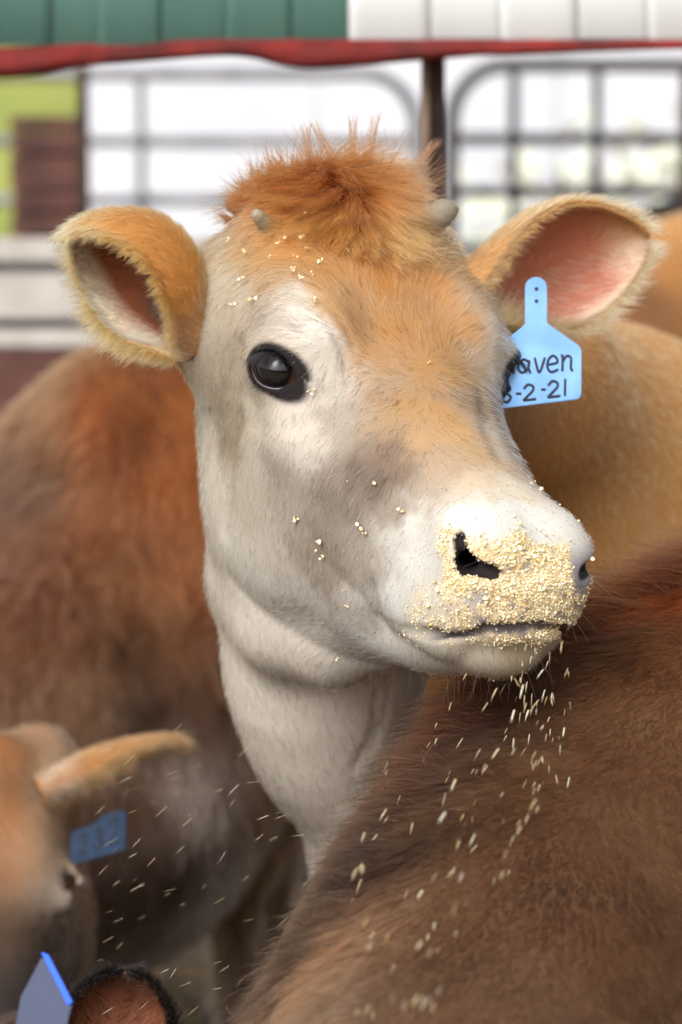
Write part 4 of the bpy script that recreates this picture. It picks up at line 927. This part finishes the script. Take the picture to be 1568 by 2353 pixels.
ear_fur(EAR_L, int(9000 * EK), feeder, finv, (158, 108, 64), (166, 118, 72), (110, 82, 62), (70, 46, 34), (40, 34, 34), .013, .0002, (222, 198, 166))
BO = P(230, 2960, .02); bloc, BMx = posed(BO, (.25, -.80, .55), (.1, .55, .82))
def nod_sdf(p):
    d = head_local(bloc(p))
    d = smin(d, chain(p, [BO + BMx.T @ (-.17, -.07, 0), BO + BMx.T @ (-.20, -.2, 0), BO + np.array([-.10, .30, -.30]), BO + np.array([-.25, .6, -.3])], [.08, .11, .15, .2], .06), .05)
    return np.maximum(d, -p[..., 2])
nod, ninv = animal('bowed_cow', nod_sdf, (-.75, -.35, -.05), (.2, .95, 1.0), .014, [(215,2700,50,38,32),(300,2600,46,34,30),(150,2500,60,44,36),(250,2450,52,40,34)], [(200,2500,0,1)], int(5000 * HK), .012, .0003, 'dark cow at the bottom edge, only its black-rimmed ear showing', seed=75)
EAR_B = dict(base=P(250, 2520, .02), tip=P(285, 2232, .0), opening=(.10, -.95, .15), w=.040, side=1, fa=[R(150), R(115), R(92), R(75)], fp=[R(150), R(110), R(92), R(75)], bend=.02, deep=.8)
ear_fur(EAR_B, int(9000 * EK), nod, ninv, (30, 25, 25), (24, 21, 22), (120, 92, 74), (96, 58, 40), (50, 42, 40), .013, .0002, fill=.25)

# ------------------------------------------------------------------ ear tags
M_TAG = simple('blue_tag_plastic', (118, 158, 204), .55, noise=1, scale=30, rgb2=(100, 138, 180)); M_TAGD = simple('slate_tag_plastic', (34, 50, 72), .8); M_TAGB = simple('bright_blue_tag', (40, 84, 200), .4)
M_INK = simple('marker_ink', (34, 34, 44), .5)
MATS['blue_tag_plastic'].node_tree.nodes['Principled BSDF'].inputs['Subsurface Weight'].default_value = .15
MATS['blue_tag_plastic'].node_tree.nodes['Principled BSDF'].inputs['Subsurface Radius'].default_value = (.003, .003, .003)
def plate(name, px, at, mat, thick=.0018, parent=None):
    """px outline -> bevelled plate on the plane given by at(x, y); one mesh"""
    bm = bmesh.new(); c0 = Vector(at(*np.mean(px, 0))); vs_ = [bm.verts.new(Vector(at(*q_))) for q_ in px]; f = bm.faces.new(vs_); f.normal_update()
    if f.normal.dot(Vector(VIEW)) > 0: f.normal_flip(); f.normal_update()
    nrm = f.normal.copy(); r_ = bmesh.ops.extrude_face_region(bm, geom=[f]); ex = [g for g in r_['geom'] if isinstance(g, bmesh.types.BMVert)]
    bmesh.ops.translate(bm, verts=ex, vec=-nrm * thick); bmesh.ops.recalc_face_normals(bm, faces=bm.faces[:])
    es = [e for e in bm.edges if len(e.link_faces) == 2 and e.calc_face_angle(0) > 1.2]
    bmesh.ops.bevel(bm, geom=es, offset=thick * .3, segments=2, affect='EDGES')
    for v in bm.verts: v.co -= c0
    me = bpy.data.meshes.new(name); bm.to_mesh(me); bm.free(); me.materials.append(mat); o = link(name, me, parent); o.location = c0; return o, np.array(c0), np.array(nrm)
def arc(cx, cy, r, a0, a1, n=8, ry=None): return [(cx + r * math.cos(R(a)), cy - (ry or r) * math.sin(R(a))) for a in np.linspace(a0, a1, n)]
tagat = lambda x, y: P(x, y, .095 + (x - 1235) * .00012 + (y - 780) * -.00004)
outl = arc(1233, 661, 25, 180, 0, 10) + [(1258, 742)] + [(1266, 748), (1330, 793), (1337, 804)] + [(1337, 900)] + arc(1323, 905, 13, 0, -85, 5) + [(1150, 939)] + arc(1146, 927, 12, -95, -180, 5) + [(1133, 812), (1139, 800), (1200, 752), (1208, 744)]
tg, tc, tn = plate('ear_tag', outl, tagat, M_TAG); tag(tg, 'pale blue ear tag with handwriting hanging from the far ear of the heifer in focus', 'ear tag')
def glyph(ch, x0, x1, y0, y1):
    W_, H_ = x1 - x0, y1 - y0; T_ = lambda L: [(x0 + a * W_, y0 + b * H_) for a, b in L]
    G = {'H': [[(0, 0), (0, 1)], [(1, -.1), (1, 1)], [(0, .5), (1, .45)]],
         'a': [[(.85, .2), (.5, .0), (.12, .25), (.05, .65), (.3, .98), (.65, .85), (.88, .45), (.9, .05), (.86, .6), (1, 1)]],
         'v': [[(0, 0), (.45, 1), (1, .0)]],
         'e': [[(.1, .55), (.85, .42), (.8, .12), (.45, 0), (.1, .3), (.05, .7), (.35, 1), (.95, .85)]],
         'n': [[(0, .0), (.12, .1), (.1, 1)], [(.1, .45), (.45, .05), (.85, .15), (.85, .8), (1, 1)]],
         '3': [[(.1, .1), (.6, 0), (.9, .2), (.5, .45), (.95, .7), (.6, 1), (.05, .92)]], '-': [[(0, .5), (1, .45)]],
         '2': [[(.08, .25), (.4, .0), (.8, .12), (.75, .4), (.1, .95), (.1, 1), (1, .92)]], '1': [[(.5, 0), (.45, 1)]]}[ch]
    return [T_(L) for L in G]
def smooth_line(L, n=6):
    L = np.array(L, float)
    if len(L) < 3: return np.array([L[0] + (L[-1] - L[0]) * g for g in np.linspace(0, 1, 4)])
    i = np.arange(len(L)); tt_ = np.linspace(0, len(L) - 1, n * (len(L) - 1) + 1); return np.stack([cr(i, L[:, 0])(tt_), cr(i, L[:, 1])(tt_)], -1)
def write(items, at, host, c0, nrm, mat, r=.00115):
    for ch, x0, x1, y0, y1 in items:
        V_, F_ = [], []
        for L in glyph(ch, x0, x1, y0, y1):
            pts = np.array([at(*q_) for q_ in smooth_line(L)]) + nrm * .0001 - c0; d = np.gradient(pts, axis=0); d /= np.linalg.norm(d, axis=1, keepdims=True) + 1e-9
            sd_ = np.cross(d, nrm); b0 = sum(len(x) for x in V_); a_ = np.linspace(0, 2 * math.pi, 8, endpoint=False)
            pts = np.concatenate([pts[:1] - d[:1] * r * .7, pts, pts[-1:] + d[-1:] * r * .7]); sd_ = np.concatenate([sd_[:1], sd_, sd_[-1:]]); rr = np.full(len(pts), r); rr[[0, -1]] = r * .25
            ring = pts[:, None] + rr[:, None, None] * (np.cos(a_)[None, :, None] * sd_[:, None] + .3 * np.sin(a_)[None, :, None] * nrm)
            V_.append(ring.reshape(-1, 3)); k = np.arange(len(pts) * 8).reshape(-1, 8) + b0; kn = np.roll(k, -1, 1); F_.append(np.stack([k[:-1], kn[:-1], kn[1:], k[1:]], -1).reshape(-1, 4))
        link('letter', mesh_np('letter', np.concatenate(V_), np.concatenate(F_), mat), host)
write([('H', 1152, 1180, 812, 858), ('a', 1190, 1219, 826, 857), ('v', 1229, 1252, 823, 856), ('e', 1257, 1284, 818, 855), ('n', 1290, 1316, 817, 852), ('3', 1154, 1175, 886, 924), ('-', 1187, 1197, 902, 908), ('2', 1202, 1231, 884, 920), ('-', 1245, 1253, 893, 898), ('2', 1258, 1287, 876, 913), ('1', 1294, 1304, 872, 909)], tagat, tg, tc, tn, M_INK)
for x, y, r_, mt_ in ((1233, 664, 4.5, M_INK), (1233, 692, 4.5, M_TAGD)):
    o, c_, n_ = plate('rivet', arc(x, y, r_, 0, 330, 12), lambda a, b: tagat(a, b) + tn * .0006, mt_, .0012); o.parent = tg; o.location = Vector(c_ - tc)
t2 = lambda x, y: P(x, y, .66 + (x - 230) * .0001)
o2, c2, n2 = plate('ear_tag', [(160, 1988), (166, 1912), (215, 1895), (240, 1872), (285, 1862), (291, 1868), (288, 1948), (282, 1955)], t2, M_TAGD, .0025); tag(o2, 'slate blue ear tag with dark digits hanging under the feeding cow\'s ear', 'ear tag')
write([('2', 178, 200, 1915, 1962), ('3', 212, 236, 1905, 1952), ('2', 250, 276, 1880, 1938)], t2, o2, c2, n2, M_INK, .0016)
t3 = lambda x, y: P(x, y, -.30 + (y - 2250) * -.0002)
o3, c3, n3 = plate('ear_tag', [(20, 2440), (48, 2290), (95, 2200), (112, 2204), (166, 2310), (158, 2340), (140, 2450)], t3, simple('grey_tag_plastic', (58, 62, 80), .8), .002); tag(o3, 'grey-blue ear tag with a bright blue edge at the bottom left corner', 'ear tag')
ol, _, _ = plate('edge_strip', [(95, 2190), (112, 2196), (168, 2305), (156, 2312)], lambda x, y: t3(x, y) + n3 * .0016, M_TAGB, .0012); ol.parent = o3; ol.location = ol.location - o3.location

# ------------------------------------------------------------------ feed: crust on the muzzle, crumbs in the hair, flakes in the air
FEED = [(206, 188, 152), (218, 204, 174), (182, 156, 112), (212, 194, 156), (192, 170, 128), (224, 214, 192), (206, 158, 70)]
m, t, b = mat_new('feed_grain'); at = t.nodes.new('ShaderNodeAttribute'); at.attribute_name = 'col'; t.links.new(at.outputs['Color'], b.inputs['Base Color']); b.inputs['Roughness'].default_value = .9; b.inputs['Specular IOR Level'].default_value = .12; M_FEED = m
bm = bmesh.new(); bmesh.ops.create_icosphere(bm, subdivisions=1, radius=1); ico = np.array([v.co[:] for v in bm.verts]); icf = np.array([[v.index for v in f.verts] for f in bm.faces]); bm.free()
def grains(p, n, size, cols):
    m_ = len(p); sc_ = size[:, None] * rng.uniform(.4, 1.45, (m_, 3)); A = ico[None] * (1 + rng.normal(0, .12, (m_, 12, 1)))
    Rr = rng.normal(0, 1, (m_, 3, 3)); Rr[:, 0] /= np.linalg.norm(Rr[:, 0], axis=1, keepdims=True); Rr[:, 1] = np.cross(Rr[:, 0], Rr[:, 1]); Rr[:, 1] /= np.linalg.norm(Rr[:, 1], axis=1, keepdims=True); Rr[:, 2] = np.cross(Rr[:, 0], Rr[:, 1])
    Vg = np.einsum('mij,mjk->mik', A * sc_[:, None], Rr) + (p + n * size[:, None] * .5)[:, None]
    return Vg.reshape(-1, 3), (icf[None] + 12 * np.arange(m_)[:, None, None]).reshape(-1, 3), np.repeat(cols, 12, 0)
NG = 22000; gp_, gn_ = scatter(V, N, F, dn, NG)
gs = .00033 * np.exp(rng.normal(0, .5, NG)); lift = rng.random(NG)**2 * .0014
gc = lin(np.array(FEED))[rng.choice(7, NG, p=[.24, .22, .14, .2, .12, .06, .02])] * np.exp(rng.normal(0, .22, NG))[:, None]
gv, gf_, gcl = grains(gp_ + gn_ * lift[:, None], gn_, gs, gc)
me = mesh_np('feed_crust', gv, gf_, M_FEED, False); paint(me, np.clip(gcl, 0, .9)); cr_o = link('feed_crust', me)
tag(cr_o, 'crust of pale yellow ground feed stuck to the muzzle', 'feed', kind='stuff')
# single crumbs caught in the hair
CB = [(680,425),(611,413),(596,401),(652,411),(662,402),(640,440),(577,690),(725,735),(725,690),(560,578),(526,552),(700,545),(706,572),(656,545),(682,592),(897,404),(700,490),(648,470),(672,618),(716,628),(740,600),(560,640),(770,520),(640,560),(620,590),(690,640),(530,700),(985,830),(800,575),(745,470),(776,1512),(796,1392),(790,1355),(735,1245),(728,1265),(742,1280),(830,1215),(838,1222),(680,1195),(720,905),(710,898),(925,1175),(800,1105),(860,1110),(1240,1215),(1255,1228),(1195,1205)]
cp, ok = march(main_sdf, CB)
gm = []
for k_ in range(5):
    v_, f_, c_ = grains(np.zeros((3, 3)) + rng.normal(0, .0011, (3, 3)), np.zeros((3, 3)), np.array([.0015, .0011, .0009]), np.repeat(lin(np.array(FEED))[[k_, (k_ + 1) % 6, k_]], 1, 0))
    me = mesh_np('feed_crumb', v_, f_, M_FEED, False); paint(me, np.clip(c_, 0, .9)); gm.append(me)
for k_, (x, y) in enumerate(CB):
    if not ok[k_]: continue
    o = link('feed_crumb', gm[k_ % 5]); up_ = .010 if y < 480 else (.006 if y < 700 else .0025)
    o.location = cp[k_] - VIEW * up_; o.rotation_euler = rng.uniform(0, 6.28, 3); o.scale = [rng.uniform(.5, 1.2)] * 3
    tag(o, 'crumb of yellow feed caught in the coat of the heifer in focus', 'feed crumb', 'feed crumbs caught in the coat')
# flakes dropping through the air
fm_ = []
for k_ in range(6):
    w1 = [.16, .2, .13, .25, .18, .22][k_]; V_ = np.array([(-w1, -.08, -.9), (w1, -.06, -1), (w1 * 1.1, .07, -.2), (-w1 * .9, .08, -.1), (-w1 * .8, -.05, .95), (w1 * .7, -.07, 1), (w1, .05, .85), (-w1, .06, .7)]) + rng.normal(0, .03, (8, 3))
    F_ = np.array([(0, 1, 5, 4), (1, 2, 6, 5), (2, 3, 7, 6), (3, 0, 4, 7), (0, 3, 2, 1), (4, 5, 6, 7)]); me = mesh_np('feed_flake', V_, F_, M_FEED, False); paint(me, np.tile(lin(FEED[k_]) * .45, (8, 1))); fm_.append(me)
def flakes(n, place, ang, ln_, sr, label, grp, thin=1.0, front=None):
    pos = [place() for _ in range(n)]
    if front is not None: hp_, hk_ = march(front, pos, -1.2, .6)
    for i_ in range(n):
        x, y = pos[i_]; s_ = rng.uniform(*sr)
        if front is not None and hk_[i_]: s_ = proj(hp_[i_])[2] - rng.uniform(.02, .16)
        a_ = R(rng.normal(*ang)); L_ = rng.uniform(*ln_) / 2 / S * (DIST + s_) / DIST
        o = link('feed_flake', fm_[rng.integers(6)]); o.location = P(x, y, s_)
        ax_ = RIGHT * math.sin(a_) + UPV * math.cos(a_) + VIEW * rng.normal(0, .25); Mf = frame(ax_, RIGHT * math.cos(rng.uniform(0, 6.3)) + VIEW * .7)
        o.rotation_euler = Matrix(Mf.tolist()).to_euler(); wl = thin * rng.uniform(.25, .6); o.scale = (L_ * wl * 1.4, L_ * wl * 1.6, L_)
        tag(o, label, 'feed flake', grp)
flakes(60, lambda: (rng.normal(1248, 34), 1480 + 370 * rng.random()**1.2), (8, 10), (12, 34), (-.2, -.05), 'pale feed flake dropping straight below the chin', 'feed flakes falling below the chin')
def pl():
    while True:
        x, y = rng.uniform(800, 1260), rng.uniform(1550, 2340)
        if x + (y - 1550) * .55 > 1000 and x + (y - 1550) * .55 < 1420: return x, y
flakes(120, pl, (24, 9), (14, 40), (-.25, .02), 'pale feed flake drifting in front of the dark brown back', 'feed flakes over the dark back', 1.0, dark_sdf)
flakes(80, lambda: (rng.uniform(230, 700), rng.uniform(1640, 2330)), (58, 12), (18, 44), (-.15, .2), 'thin feed flake drifting at lower left', 'thin feed flakes at lower left', .32)
print('all', round(time.time() - t0, 1))
